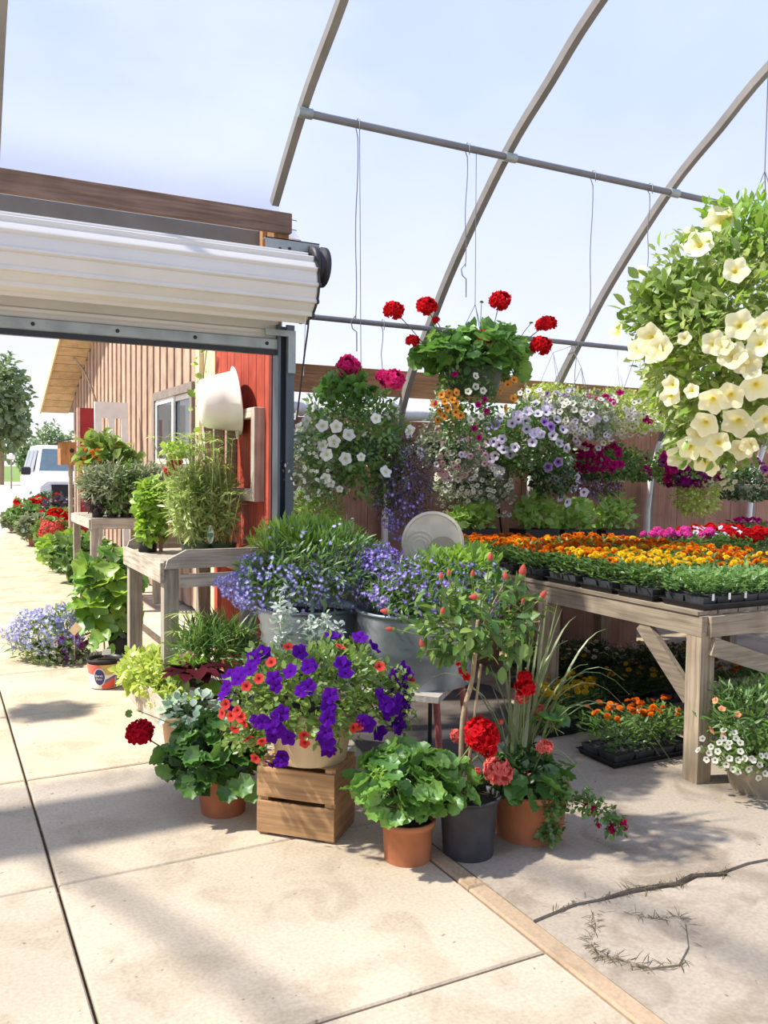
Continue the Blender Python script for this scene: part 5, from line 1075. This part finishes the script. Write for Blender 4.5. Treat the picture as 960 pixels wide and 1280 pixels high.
# F: magenta petunias lower down, dark trailing lobelia
bF, cF, dF = lower(765, 585, 0, (.40, .32, .17), 'petunia_basket', 'hanging basket of magenta petunias below the white bells', nl=1700, lf=L_MID, Y=6.2)
RF = np.array([.40, .32, .17]); pts = [(random.uniform(712, 775), random.uniform(555, 588), 12) for _ in range(46)]; flowers(bF, pts, F_MAG, cF, RF, 12, cam_bias=.9, back=6); foliage(bF, DEP(745, 607, dF-.1), (.26, .22, .13), 1100, L_BRONZE, LANCE_N, .035, .3, -.9, -.2, .9, 'dark_foliage'); blossoms(bF, DEP(745, 610, dF-.13), (.25, .22, .13), 130, P_BLUEV, size=.012, lo=.8, zmin=-.9)
flowers(bF, [(810, 590, 13), (806, 586, 11)], F_MAG, cF, RF, 12, cam_bias=.9)
# G: plum and magenta petunias with cream trailing bells
bG, cG, dG = lower(862, 585, 0, (.36, .30, .22), 'petunia_basket', 'hanging basket of plum petunias behind the pale yellow ones', nl=1900, lf=L_PET, Y=5.91, ls=.04)
RG = np.array([.36, .3, .22]); pts = [(random.uniform(830, 905), random.uniform(560, 605), 15) for _ in range(48)]; flowers(bG, pts, F_MAG, cG, RG, 14, mes=[F_MAG, F_PLUM, tmesh('petunia', t_mallow(15), petal('petal_violet_red', (.32, .01, .20), (.28, .01, .18), (.1, 0, .05)))], cam_bias=.8, back=8)
foliage(bG, DEP(870, 625, dG-.1), (.22, .2, .16), 700, L_LIME, OVAL, .04, .3, -.9, -.2, .9, 'trailing_foliage'); pts = [(random.uniform(880, 925), random.uniform(575, 615), 8) for _ in range(22)]; flowers(bG, pts, F_CREAM, cG+RT*.12, RG, 8, cam_bias=.8)
# H: half hidden basket behind C, lilac haze on the skyline
bH, cH, dH = lower(690, 505, 0, (.36, .3, .14), 'bell_basket', 'hanging basket of yellow and lilac bells behind the red geraniums', nl=1500, lf=L_LIME, ls=.03, Y=6.25)
pts = [(random.uniform(645, 735), random.uniform(488, 520), 8) for _ in range(90)]; flowers(bH, pts, F_CREAM, cH, np.array([.36, .3, .14]), 8, mes=[F_CREAM, F_WLIL, F_WLIL, F_LILAC], cam_bias=.8, back=6)
bI, cI, dI = lower(930, 610, 0, (.26, .24, .17), 'petunia_basket', 'dark trailing basket at the right edge under the yellow petunias', nl=1000, lf=L_DARK, Y=5.91); flowers(bI, [(950, 580, 14), (956, 588, 14), (945, 575, 12)], F_PLUM, cI, np.array([.26, .24, .17]), 12)
bJ, cJ, dJ = lower(560, 560, 0, (.24, .24, .24), 'bell_basket', 'hanging basket of blush and white bells left of the lilac petunias', nl=1300, lf=L_GREY, ls=.03, Y=5.7, mat=M_GREENP)
flowers(bJ, [(random.uniform(545, 590), random.uniform(525, 600), 9) for _ in range(60)], F_PBELL, cJ, np.array([.25, .25, .25]), 9, mes=[F_PBELL, F_WBELL, F_PBELL, F_WLIL], cam_bias=.8, back=6)
bK, cK, dK = lower(725, 528, 0, (.30, .26, .20), 'petunia_basket', 'hanging basket of lilac veined petunias between the white ones', nl=1500, lf=L_GREY, ls=.032, Y=5.75)
flowers(bK, [(random.uniform(685, 765), random.uniform(500, 560), 9) for _ in range(70)], F_WBELL, cK, np.array([.31, .27, .21]), 9, mes=[F_WBELL, F_WLIL, F_WBELL], cam_bias=.8, back=6)
# Y: pale yellow petunias close to the camera
pY = DEP(948, 445, 2.42); bY = basket('yellow_petunia_basket', np.array([pY[0], pY[1], pY[2]-.06]), .15, .11, .15, M_GREENP, 'large hanging basket of pale yellow petunias close on the right', (pY[0], pY[1], np.interp(pY[1], [p[0] for p in SP[::-1]], [p[1] for p in SP[::-1]])-.02), wr=.0015)
cY = DEP(935, 430, 2.40); RY = np.array([.30, .28, .31])
foliage(bY, cY, RY, 5200, leafmat('leaf_yellow_petunia', (.22, .33, .07), (.46, .54, .18), .5), LANCE, .036, .45, -.9, .2, .9); foliage(bY, cY, RY*1.03, 500, L_BRIGHT, LANCE, .040, .8, -.9, .3, .9, 'young_leaves'); foliage(bY, DEP(930, 300, 2.38), (.12, .14, .12), 420, L_BRIGHT, LANCE, .038, .3, -.6, .5, .9, 'top_leaves'); foliage(bY, DEP(835, 385, 2.36), (.10, .12, .10), 420, L_PET, OVAL, .04, .3, -.8, .4, .9, 'side_leaves'); foliage(bY, DEP(895, 535, 2.46), (.13, .13, .12), 600, L_PET, LANCE, .035, .3, -.9, .0, .9, 'trailing_leaves')
yl = [(902, 279, 40), (876, 309, 34), (920, 341, 31), (775, 416, 26), (816, 423, 36), (803, 435, 32), (803, 342, 18), (811, 357, 16), (829, 435, 30), (925, 407, 36), (894, 429, 30), (916, 444, 34), (933, 452, 32), (949, 429, 32), (945, 481, 36), (913, 493, 34), (892, 499, 34), (922, 525, 38), (956, 522, 34), (926, 558, 28), (851, 568, 30), (864, 556, 30), (884, 577, 34), (867, 487, 18), (841, 493, 24), (858, 423, 17), (883, 527, 32), (956, 406, 28), (899, 550, 28), (936, 553, 22), (913, 270, 30), (862, 300, 24), (842, 480, 24), (890, 560, 26), (875, 540, 28), (905, 432, 24), (820, 440, 28), (938, 460, 26)]
yl = [(a_, b_, c_*1.15) for a_, b_, c_ in yl]
flowers(bY, yl, F_YEL, cY, RY*1.06, 36, cam_bias=1.0, jitter=.3, back=14)
for _ in range(34):
    u_ = unit(1, -.6)[0]
    if u_@RT > .25: P_ = cY+u_*RY*1.06; face('flower', F_YEL, bY, P_, u_+RNG.normal(size=3)*.3, random.uniform(.030, .042))
# bare wires with hooks on the pipes
def wire(px, py0, py1, k, label, hook=True):
    a = at_purlin(px, py0, k); y, z = PUR[k]; a = np.array([a[0], y, z]); zb_ = AY(px, py1, y)[2]; t = thing('hanging_wire', (a[0], y, zb_), label, 'wire', 'bare wires on the roof pipes')
    m = MB(); L_ = z-zb_; m.tube([a+np.array([0, -.03, -.05]), a+np.array([0, -.03, .02]), a+np.array([0, 0, .035]), a+np.array([0, .03, .0])]+[np.array([a[0]+.006*math.sin(s*9), y, z-.02-L_*s]) for s in np.linspace(.05, 1, 12)], .0032, 5); m.build('wire', M_WIRE, t)
    if hook:
        m = MB(); m.tube([(a[0], y, zb_), (a[0]-.03, y, zb_-.04), (a[0]-.02, y, zb_-.08), (a[0]+.01, y, zb_-.10), (a[0]+.012, y, zb_-.22)], .004, 6); m.build('hook', M_WIRE, t)
wire(447, 155, 395, 0, 'long bare wire with a hook nearest the shutter wheel'); wire(584, 185, 330, 0, 'bare hooked wire just left of the second hoop'); wire(741, 222, 392, 0, 'bare wire hanging midway between two hoops', False); wire(812, 236, 330, 0, 'bare wire beside the yellow petunias', False)
wire(478, 410, 470, 1, 'short wire on the lower pipe above the pink geraniums', False); wire(720, 437, 500, 1, 'short wire on the lower pipe by the third hoop', False)

# --- white bell basket on the floor at the right edge
c0 = G(952, 985); wbk = thing('bell_planter', c0, 'taupe pot of white bells and orange petunias by the table leg', 'potted plant'); pot(wbk, c0, .20, .15, .17, M_BROWNP, lip=False); d0 = depth_of(c0)
cw_ = DEP(948, 900, d0); Rw = np.array([.27, .25, .20]); foliage(wbk, cw_, Rw, 1900, L_MID, LANCE_N, .055, .4, -.7, .4, .8); foliage(wbk, DEP(940, 940, d0-.1), (.24, .18, .10), 700, L_PET, OVAL, .03, .3, -.8, .1, .9, 'trailing_leaves')
pts = [(880, 925), (875, 938), (888, 942), (895, 950), (885, 949), (898, 940), (910, 935), (905, 925), (912, 930), (920, 925), (925, 940), (912, 948), (922, 950), (930, 948), (938, 948), (948, 955), (956, 945), (950, 945), (916, 960), (922, 963), (940, 950), (947, 970), (918, 918), (905, 915), (925, 930), (955, 965), (935, 960), (890, 935), (908, 955), (900, 930)]
flowers(wbk, pts, F_WBELL, DEP(925, 940, d0-.12), np.array([.22, .16, .12]), 9, cam_bias=.8, back=4); flowers(wbk, [(896, 877, 10), (904, 887, 10), (892, 912, 12), (906, 918, 8), (923, 894, 9)], tmesh('petunia', TRUMPET, petal('petal_peach', (.80, .38, .20), (.78, .34, .16), (.5, .2, .05))), cw_, Rw, 10, cam_bias=.8)

# ================================================================== PLANTS OUTSIDE THE DOOR
# wooden planter box at the door corner
x0, x1, y0, y1, hz = 1.19, 1.62, 5.0, 6.15, .20
bxp = thing('planter_box', ((x0+x1)/2, (y0+y1)/2, 0), 'long wooden planter box with lime leaves and dark coleus', 'planter')
for a_, b3 in (((x0, y0), (x0, y1)), ((x1, y0), (x1, y1))): timber(bxp, 'side_board', (a_[0], a_[1], hz/2), (b3[0], b3[1], hz/2), .025, hz, W_GREYY)
for yy in (y0, y1): timber(bxp, 'end_board', (x0+.013, yy, hz/2), (x1-.013, yy, hz/2), .025, hz, W_GREYX)
m = MB(); m.box((x0+.01, y0+.01, .02), (x1-.01, y1-.01, hz-.03)); m.build('soil', M_SOIL, bxp)
cl_ = DEP(190, 842, 5.75); foliage(bxp, cl_, (.20, .34, .14), 1500, L_LIME, OVAL, .05, .3, -.6, .3, .9, 'lime_foliage'); foliage(bxp, DEP(212, 878, 5.35), (.10, .12, .08), 260, L_LIME, LANCE_W, .05, .3, -.8, .2, .9, 'lime_foliage')
me = tmesh('coleus_leaf', t_lance(.30, .08, .3, 5), L_MAROON, False); cc = DEP(242, 846, 5.15)
for k in range(16): an = k*2.4; place('coleus_leaf', me, bxp, cc+np.array([math.cos(an), math.sin(an), .3])*.04+np.array([0, 0, .01*k/4]), (math.cos(an), math.sin(an), .25), (0, 0, 1), random.uniform(.13, .21))
me = tmesh('hosta_leaf', t_lance(.28, .06, .3, 5), L_BRIGHT, False)
for px, py, dx in ((262, 858, .9), (272, 866, .5), (288, 852, .8), (268, 872, -.4)): place('hosta_leaf', me, bxp, DEP(px-12, py, 5.05), RT*dx-FW*.25+np.array([0, 0, .12]), np.array([0, 0, 1])-FW*.4, .16)
for px, py in ((228, 826), (222, 832), (236, 822), (240, 830)): P = DEP(px, py, 5.3); face('begonia_flower', tmesh('begonia', t_mallow(15), petal('petal_begonia', (.82, .45, .36), (.82, .55, .40), (.8, .7, .35))), bxp, P, CAM-P+np.array([0, 0, 1.5]), .045)
foliage(bxp, DEP(235, 838, 5.3), (.12, .12, .06), 200, L_BRIGHT, LANCE_W, .06, .2, -.6, .4, .9, 'begonia_leaves')
# silver lamium in a pale clay pot in front of the box
c0 = G(226, 950); c0 = np.array([1.22, 4.72, 0]); lm_ = thing('lamium_pot', c0, 'pale clay pot of silver-leaved lamium before the planter box', 'potted plant'); pot(lm_, c0, .125, .095, .23, M_TERRAP); d0 = depth_of(c0)
me = tmesh('lamium_leaf', t_lance(.42, .05, .15, 4), L_LAMIUM, False); P, N = shell(DEP(240, 888, d0-.05), (.18, .15, .075), 90, .6, -.5)
for k in range(90): place('leaf', me, lm_, P[k], N[k]+RNG.normal(size=3)*.4-np.array([0, 0, .25]), N[k]*.5+np.array([0, 0, .8])-FW*.4, random.uniform(.035, .06))
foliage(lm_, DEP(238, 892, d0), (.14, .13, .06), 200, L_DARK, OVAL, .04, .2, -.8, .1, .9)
P, N = shell(DEP(287, 893, d0+.1), (.08, .08, .06), 26, .5, -.5)
for k in range(26): place('leaf', me, lm_, P[k], N[k]+RNG.normal(size=3)*.4, N[k]*.5+np.array([0, 0, .8])-FW*.4, random.uniform(.035, .055))
# under the bench: umbrella grass and ferny greens in a dark pot
c0 = np.array([1.64, 5.32, 0]); ug = thing('umbrella_grass', c0, 'umbrella grass and feathery greens in a dark pot under the bench', 'potted plant'); pot(ug, c0, .13, .10, .20, M_BLACKP, lip=False); d0 = depth_of(c0)
foliage(ug, DEP(268, 815, d0), (.22, .2, .15), 900, L_MID, THREAD, .16, .2, -.4, .7, .7, 'feathery_leaves')
for px, py, r_ in ((232, 768, .10), (244, 792, .09), (262, 800, .08), (300, 790, .08), (222, 790, .07)):
    top = DEP(px, py, d0); stem(ug, c0+np.array([0, 0, .18]), top, .0035, L_STEM, 0, 'reed')
    n = 15; an = np.arange(n)*2*math.pi/n; D = np.c_[np.cos(an), np.sin(an), np.full(n, .35)]; scatter('umbrella_leaves', ug, L_GRASS, t_lance(.05, .02, .45, 5), np.tile(top, (n, 1)), D, np.tile([0, 0, 1.], (n, 1)), np.full(n, r_*1.5))
# bench top: reeds in dark green pots, leafy basil with a stake
zb_ = TZ+.0
for px, lb, nst, spread in ((246, 'tall reedy umbrella plant in a dark green pot on the bench', 60, .16), (291, 'second reedy umbrella plant behind the oval tag on the bench', 46, .15)):
    pc = G(px, 680, zb_); pc[1] = 5.95; pc[0] = AY(px, 676, 5.95)[0]-(.01 if px < 260 else .08); pc[2] = zb_-.009; t = thing('reed_pot', pc, lb, 'potted plant', 'pots on the bench'); pot(t, pc, .105, .08, .10, M_GREENP, lip=False); d0 = depth_of(pc)
    P = np.tile(pc+np.array([0, 0, .09]), (nst, 1))+RNG.normal(size=(nst, 3))*np.array([.05, .05, 0]); 
    for k in range(nst):
        h = random.uniform(.30, .78); tp = P[k]+np.array([RNG.normal()*spread*.5-.03, RNG.normal()*spread*.6, h]); tp[0] = min(tp[0], 1.85); m = MB(); m.tube([P[k], (P[k]+tp)/2+RNG.normal(size=3)*.008, tp], .003, 4, cap=False); so = m.build('reed', L_GRASS, t)
        n = 11; an = np.arange(n)*2*math.pi/n+RNG.random(); D = np.c_[np.cos(an), np.sin(an), .1+.6*RNG.random(n)]; scatter('umbrella_leaves', so, L_GRASS, t_lance(.06, .02, .4, 4), np.tile(tp, (n, 1)), D, np.tile([0, 0, 1.], (n, 1)), .06+.05*RNG.random(n))
    foliage(t, pc+np.array([-.05, 0, .36]), (.14, .16, .28), 1100, L_GRASS, LANCE_N, .075, .2, -.9, .4, .8)
    if px == 291:
        p = DEP(263, 668, d0-.13); m = MB(); m.lathe([(.001, 0), (.022, 0)], n=24); V = [p+RT*.024*math.cos(a)+UP*.065*math.sin(a) for a in np.linspace(0, 2*math.pi, 25)[:-1]]; m = MB(); m.add(V+[v-FW*-.002 for v in V], [tuple(range(24)), tuple(range(47, 23, -1))]+[(k, (k+1) % 24, (k+1) % 24+24, k+24) for k in range(24)]); og = m.build('oval_tag', solid('tag_pale', (.72, .78, .70), .4), t)
        m = MB(); p2 = p-FW*.001; m.add([p2+RT*dx+UP*dz for dx, dz in ((-.019, -.02), (.019, -.02), (.019, .01), (-.019, .01))], [(0, 1, 2, 3)]); m.build('tag_print', solid('tag_green', (.10, .24, .14), .5), og)
pc = np.array([1.40, 6.45, zb_-.009]); t = thing('basil_pot', pc, 'bright green leafy plant with a wooden stake at the bench corner', 'potted plant', 'pots on the bench'); pot(t, pc, .08, .065, .10, M_BLACKP, lip=False); d0 = depth_of(pc)
foliage(t, DEP(188, 662, d0-.08), (.09, .10, .10), 220, L_BRIGHT, LANCE_W, .06, .3, -.9, .1, .9, 'lower_leaves'); foliage(t, DEP(192, 632, d0-.05), (.12, .14, .19), 480, L_BRIGHT, LANCE_W, .07, .3, -.8, .2, .9); m = MB(); q = DEP(201, 615, d0-.1); m.bar((q[0], q[1], zb_), q, .022, .03, (0, 1, 0)); m.build('stake', woodmat('stake_brown', (.26, .15, .09), axis='z'), t)
for px, py in ((214, 580), (222, 577), (218, 586), (210, 588)): bloom(t, DEP(205, 620, d0), px, py, d0, 13, head_mesh('geranium_head', petal('petal_rose', (.72, .10, .12), (.66, .06, .08), (.4, .02, .03))))
foliage(t, DEP(222, 565, d0), (.10, .1, .05), 90, L_BRIGHT, LANCE_W, .06, .3, -.6, .3, .9, 'top_leaves')
# pots on the second stand
hx = [(98, 'purple grey sage in a black pot at the left of the stand', L_GREY, .30, L_BRONZE), (122, 'grey green herb in a black pot, second on the stand', L_GREY, .30, L_MID), (145, 'grassy herb in a black pot in the middle of the stand', L_MID, .30, L_GREY), (167, 'fine leaved herb in a black pot right of the middle', L_GREY, .28, L_MID), (186, 'dense grey green herb in a black pot at the right of the stand', L_GREY, .28, L_GREY)]
for k, (px, lb, l1, hh, l2) in enumerate(hx):
    pc = AY(px+4, 640, 10.16 if k else 10.25); pc[2] = TB; pc[0] = max(pc[0], 1.66); pc[0] = 1.66+k*.148; t = thing('herb_pot', pc, lb, 'potted plant', 'herbs on the stand'); pot(t, pc, .072, .06, .13, M_BLACKP, lip=False)
    foliage(t, pc+np.array([0, 0, .34]), (.19, .22, hh*.85), 800, l1, LANCE_N, .095, .3, -.6, .3, .9); foliage(t, pc+np.array([0, -.05, .17]), (.13, .13, .14), 200, l2, LANCE, .07, .3, -.8, .0, .9, 'outer_leaves')
for px, py, lb, bl in ((126, 578, 'tall large-leaved plant with orange flowers at the back of the stand', P_ORAN), (152, 600, 'taller green plant with pink flowers behind the herbs', P_SALM)):
    pc = np.array([1.75 if px < 140 else 2.1, 10.75, TB]); t = thing('tall_flower_pot', pc, lb, 'potted plant', 'tall plants on the stand'); pot(t, pc, .09, .07, .16, M_BLACKP, lip=False); d0 = depth_of(pc); cc = DEP(px, py, d0)
    foliage(t, cc, (.25, .25, .36), 340, L_PET, LANCE_W, .14, .3, -.9, .2, .9); stem(t, pc+np.array([0, 0, .15]), cc, .006, L_STEM, 0)
    flowers(t, [(px+random.uniform(-28, 20), py+random.uniform(-20, 30), 7) for _ in range(20)], tmesh('small_bloom', POM, bl), cc, np.array([.25, .22, .3]), 7)
# leafy squash-like plant and fruit pot with printed sleeve
c0 = G(131, 858); bp_ = thing('berry_pot', c0, 'printed berry pot with a young leafy plant on the walkway', 'potted plant'); d0 = depth_of(c0); rt = 20.5*PXM(d0)
hh = zat(c0[0], c0[1]-rt, 826)
m_sl = solid('sleeve_white', (.72, .70, .64), .45, var=.08); pt_ = pot(bp_, c0, rt*1.04, rt*.80, hh, M_BLACKP, lip=False)
rad_at = lambda z: rt*(.80+.24*z/hh)+.002
def sleeve(a0, a1, f0, f1, mat, name, off_=.001, n=12):
    m = MB(); V = []
    for k in range(n+1):
        a = a0+(a1-a0)*k/n
        for z in (f0(k/n) if callable(f0) else f0, f1(k/n) if callable(f1) else f1): V.append((c0[0]+math.cos(a)*(rad_at(z)+off_), c0[1]+math.sin(a)*(rad_at(z)+off_), z))
    m.add(V, [(2*k, 2*k+2, 2*k+3, 2*k+1) for k in range(n)], 0, True); return m.build(name, mat, pt_)
ac = math.atan2(CAM[1]-c0[1], CAM[0]-c0[0])
sleeve(ac-1.9, ac+1.9, .006, hh*.86, m_sl, 'sleeve', .0005, 30)
sleeve(ac-1.55, ac-.15, hh*.52, hh*.86, solid('print_coral', (.70, .16, .11), .5), 'print_patch'); sleeve(ac-.25, ac+.75, lambda s: hh*(.60-.1*math.sin(3.14*s)), hh*.86, solid('print_gold', (.55, .40, .12), .5), 'print_patch', .0012)
sleeve(ac-.2, ac+.7, .008, lambda s: hh*(.2+.24*s), solid('print_red', (.62, .09, .05), .5), 'print_patch', .0012); sleeve(ac+.75, ac+1.7, .01, hh*.86, solid('print_blue', (.24, .32, .38), .5), 'print_patch', .0012); sleeve(ac-.1, ac+.8, lambda s: hh*(.2+.24*s), lambda s: hh*(.32+.2*s), solid('print_violet', (.12, .12, .25), .5), 'print_patch', .0014)
def ovalpatch(rw_, rh_, mat, name, off_, dz=0, ca=-.32):
    m = MB(); n = 24; V = []
    for k in range(n): a = 2*math.pi*k/n; z = hh*.44+rh_*math.sin(a)+dz; an = ac+ca+rw_*math.cos(a)/rt; V.append((c0[0]+math.cos(an)*(rad_at(z)+off_), c0[1]+math.sin(an)*(rad_at(z)+off_), z))
    m.add(V, [tuple(range(n))]); return m.build(name, mat, pt_)
ovalpatch(.044, .066, M_WHITEP, 'badge', .004); ovalpatch(.038, .058, solid('badge_navy', (.05, .045, .16), .5), 'badge', .006)
def text_on(body, size, P, right, upv, mat, name, parent):
    cu = bpy.data.curves.new(name, 'FONT'); cu.body = body; cu.size = size; cu.align_x = 'CENTER'; cu.align_y = 'CENTER'; cu.extrude = .0004
    cu.materials.append(mat); tmp = bpy.data.objects.new(name, cu); COL.objects.link(tmp); bpy.context.view_layer.update(); me_t = bpy.data.meshes.new_from_object(tmp.evaluated_get(bpy.context.evaluated_depsgraph_get())); bpy.data.objects.remove(tmp); o = bpy.data.objects.new(name, me_t); COL.objects.link(o); o.parent = parent; r_ = np.array(right)/np.linalg.norm(right); u_ = np.array(upv); nn = np.cross(r_, u_); p = np.asarray(P)-WO[parent.name]
    o.matrix_basis = Matrix([[r_[i], u_[i], nn[i], p[i]] for i in range(3)]+[[0, 0, 0, 1]]); WO[o.name] = np.asarray(P); return o
an = ac-.32; nrm_ = np.array([math.cos(an), math.sin(an), 0]); rg = np.array([-math.sin(an), math.cos(an), 0])
for wd_, dz, sz in (('Berry', .012, .023), ('Patio', -.012, .021)): z = hh*.44+dz; text_on(wd_, sz, np.array([c0[0], c0[1], z])+nrm_*(rad_at(z)+.012), rg, (0, 0, 1), M_WHITEP, 'lettering', pt_)
me = tmesh('lobed_leaf', t_round(21, .28, 5, .15, True, .06), L_BRIGHT); meb = tmesh('lobed_leaf', t_round(21, .28, 5, .15, True, .06), L_GERL)
for px, py, s in ((122, 797, .08), (118, 806, .06), (133, 795, .06), (140, 812, .05)): place('leaf', me, bp_, DEP(px, py, d0-.02), RT*random.uniform(-1, 1)+np.array([0, 0, -.3]), np.array([0, 0, .8])-FW*.8, s)
stem(bp_, c0+np.array([0, 0, hh-.02]), DEP(130, 795, d0), .006, L_BARK, 0); m = MB(); p = DEP(133, 815, d0-.1); m.box((p[0]-.03, p[1]-.001, p[2]-.02), (p[0]+.03, p[1]+.001, p[2]+.02)); m.build('plant_tag', M_WHITEP, bp_)
c0 = np.array([1.40, 7.35, 0]); sq = thing('lobed_leaf_plant', c0, 'big bright green plant with large lobed leaves before the bench', 'potted plant'); pot(sq, c0, .14, .11, .18, M_BLACKP, lip=False); d0 = depth_of(c0); cc = DEP(132, 742, d0-.1); P, N = shell(cc, (.27, .28, .36), 95, .5, -.9)
for k in range(95): place('leaf', me if k % 3 else meb, sq, P[k], N[k]*.6-np.array([0, 0, .5])+RNG.normal(size=3)*.3, N[k]*.5+np.array([0, 0, .6])-FW*.35+RNG.normal(size=3)*.2, random.uniform(.07, .12))
foliage(sq, cc, (.24, .24, .33), 260, L_MID, LANCE_W, .10, .2, -.9, .0, .9); m = MB(); m.tube([c0+np.array([0, 0, .15]), cc+np.array([0, 0, .2])], .008, 6); m.build('stem', L_STEM, sq)
c0 = G(68, 822); lc = thing('lobelia_clump', c0, 'low spreading pot of pale blue lobelia and pansies on the walkway', 'potted plant'); pot(lc, c0, .17, .14, .13, M_BLACKP, lip=False); d0 = depth_of(c0); cc = DEP(66, 800, d0-.03); RR = np.array([.31, .30, .24])
foliage(lc, cc, RR, 1700, L_PET, LANCE_N, .06, .4, -.75, .3, .9); foliage(lc, DEP(85, 825, d0-.15), (.22, .2, .12), 500, L_GREY, OVAL, .04, .3, -.8, .2, .9, 'low_leaves'); blossoms(lc, DEP(58, 790, d0-.05), RR*np.array([.95, 1, .85]), 900, P_LTBL, size=.017, lo=.7, zmin=-.6)
flowers(lc, [(random.uniform(70, 108), random.uniform(795, 835), 7) for _ in range(30)]+[(78, 762, 8)], F_PLUM, cc, RR, 7, mes=[F_PLUM, tmesh('petunia', TRUMPET, P_BLUEV)], cam_bias=.8)
flowers(lc, [(random.uniform(35, 100), random.uniform(790, 840), 6) for _ in range(16)], F_WBELL, cc, RR, 6)
m = MB(); p = DEP(93, 785, d0-.3); V = [p+RT*dx+UP*dz for dx, dz in ((-.045, -.02), (.0, -.062), (.055, .0), (.012, .05))]; m.add(V+[v+FW*.002 for v in V], [(0, 1, 2, 3), (7, 6, 5, 4)]+[(k, (k+1) % 4, (k+1) % 4+4, k+4) for k in range(4)]); m.tube([p-UP*.05, p-UP*.25], .002, 5); m.build('plant_tag', solid('tag_kraft', (.60, .44, .24), .8), lc)
# pots in a row along the walkway towards the truck
row = [(100, 728, .34, .28, L_MID, None, 0, 'leafy green pot beside the stand leg on the walkway', M_BLACKP), (84, 715, .30, .24, L_BRIGHT, None, 0, 'bright leafy pot with a trailing stem on the walkway', M_BLACKP),
       (64, 690, .22, .30, L_MID, P_SALM, 16, 'coral geranium in a small clay pot on the walkway', M_TERRA), (66, 680, .30, .34, L_MID, P_RED, 20, 'bushy pink red geranium under the wooden stand', M_TERRA), (44, 682, .26, .30, L_GREY, None, 0, 'rounded grey green bush in a clay pot on the walkway', M_TERRA),
       (34, 668, .28, .34, L_MID, None, 0, 'mid green bush further along the walkway', M_TERRA), (38, 665, .32, .40, L_MID, P_RED, 14, 'red geraniums in front of the white truck', M_TERRA), (18, 664, .24, .20, L_GREY, None, 0, 'low grey green plant at the far left of the row', M_TERRA), (74, 668, .36, .42, L_BRONZE, None, 0, 'purple grey bush left of the wooden stand', M_BLACKP), (57, 662, .36, .45, L_DARK, P_RED, 10, 'dark leaved plant with red flowers beside the truck wheel', M_BLACKP)]
for k, (px, py, rw_, hh_, lf, fl, nf, lb, pm) in enumerate(row):
    c0 = G(px, py); t = thing('walkway_pot', c0, lb, 'potted plant', 'pots along the walkway'); s = 1.0; pot(t, c0, rw_*.55, rw_*.42, rw_*.7, pm); cc = c0+np.array([0, 0, rw_*.6+hh_*.6]); rw_ *= 1.22; hh_ *= 1.15; RR = np.array([rw_, rw_, hh_*.75]); foliage(t, cc, RR, 760, lf, LANCE_W, .12, .35, -.8, .3, .9)
    if fl is not None: D_ = depth_of(cc); flowers(t, [(px+random.uniform(-1, 1)*rw_*.8/PXM(D_), 640-F_PX*((cc-CAM)@UP)/D_-random.uniform(-.4, .9)*hh_*.75/PXM(D_), 10) for _ in range(nf*2)], head_mesh('geranium_head', fl), cc, RR, 8, name='flower_head')
# vine at the corner of the red wall
vn = thing('climbing_vine', (1.93, 6.72, 0), 'thin green vine climbing the corner of the red wall', 'vine'); m = MB(); pts = [(1.94, 6.80, 0), (1.93, 6.82, .9), (1.95, 6.78, 1.6), (1.90, 6.80, 2.1), (1.94, 6.76, 2.6)]; m.tube(smooth(pts), .004, 5); m.build('stem', L_STEM, vn)
me = tmesh('vine_leaf', LANCE_W, L_BRIGHT, False)
for z in np.linspace(1.5, 2.7, 34): place('leaf', me, vn, np.array([1.90+RNG.normal()*.03, 6.78+RNG.normal()*.05, z]), RNG.normal(size=3)-np.array([.6, 0, 0]), np.array([-1, -.5, .6])+RNG.normal(size=3)*.3, random.uniform(.05, .09))

# hooked pole with a basket added out of view to cast the walkway shadow
P0 = G(50, 890); s_ = 1.72/SUN_DIR[2]; hp = P0+SUN_DIR*s_; hk = thing('shadow_hook', (hp[0]-.30, hp[1], 0), 'black hooked pole with a basket, added out of view to shadow the walkway', 'shadow caster')
m = MB(); xp = hp[0]-.30; m.tube(smooth([(xp, hp[1], 0), (xp, hp[1], 1.9), (xp+.06, hp[1], 2.12), (xp+.2, hp[1], 2.18), (hp[0], hp[1], 2.10)]), .009, 8); m.build('pole', M_BLK, hk)
hkb = thing('shadow_basket', (hp[0], hp[1], 1.62), 'green leafy basket on the hooked pole, added out of view to shadow the walkway', 'hanging basket'); pot(hkb, (hp[0], hp[1], 1.62), .16, .11, .14, M_GREENP, lip=False); foliage(hkb, (hp[0], hp[1], 1.80), (.22, .22, .15), 700, L_MID, OVAL, .06, .3, -.6)
for k in range(3):
    an = 2.1*k; m = MB(); m.tube([(hp[0]+.16*math.cos(an), hp[1]+.16*math.sin(an), 1.76), (hp[0], hp[1], 2.10)], .003, 5); m.build('hanger_wire', M_WIRE, hkb)
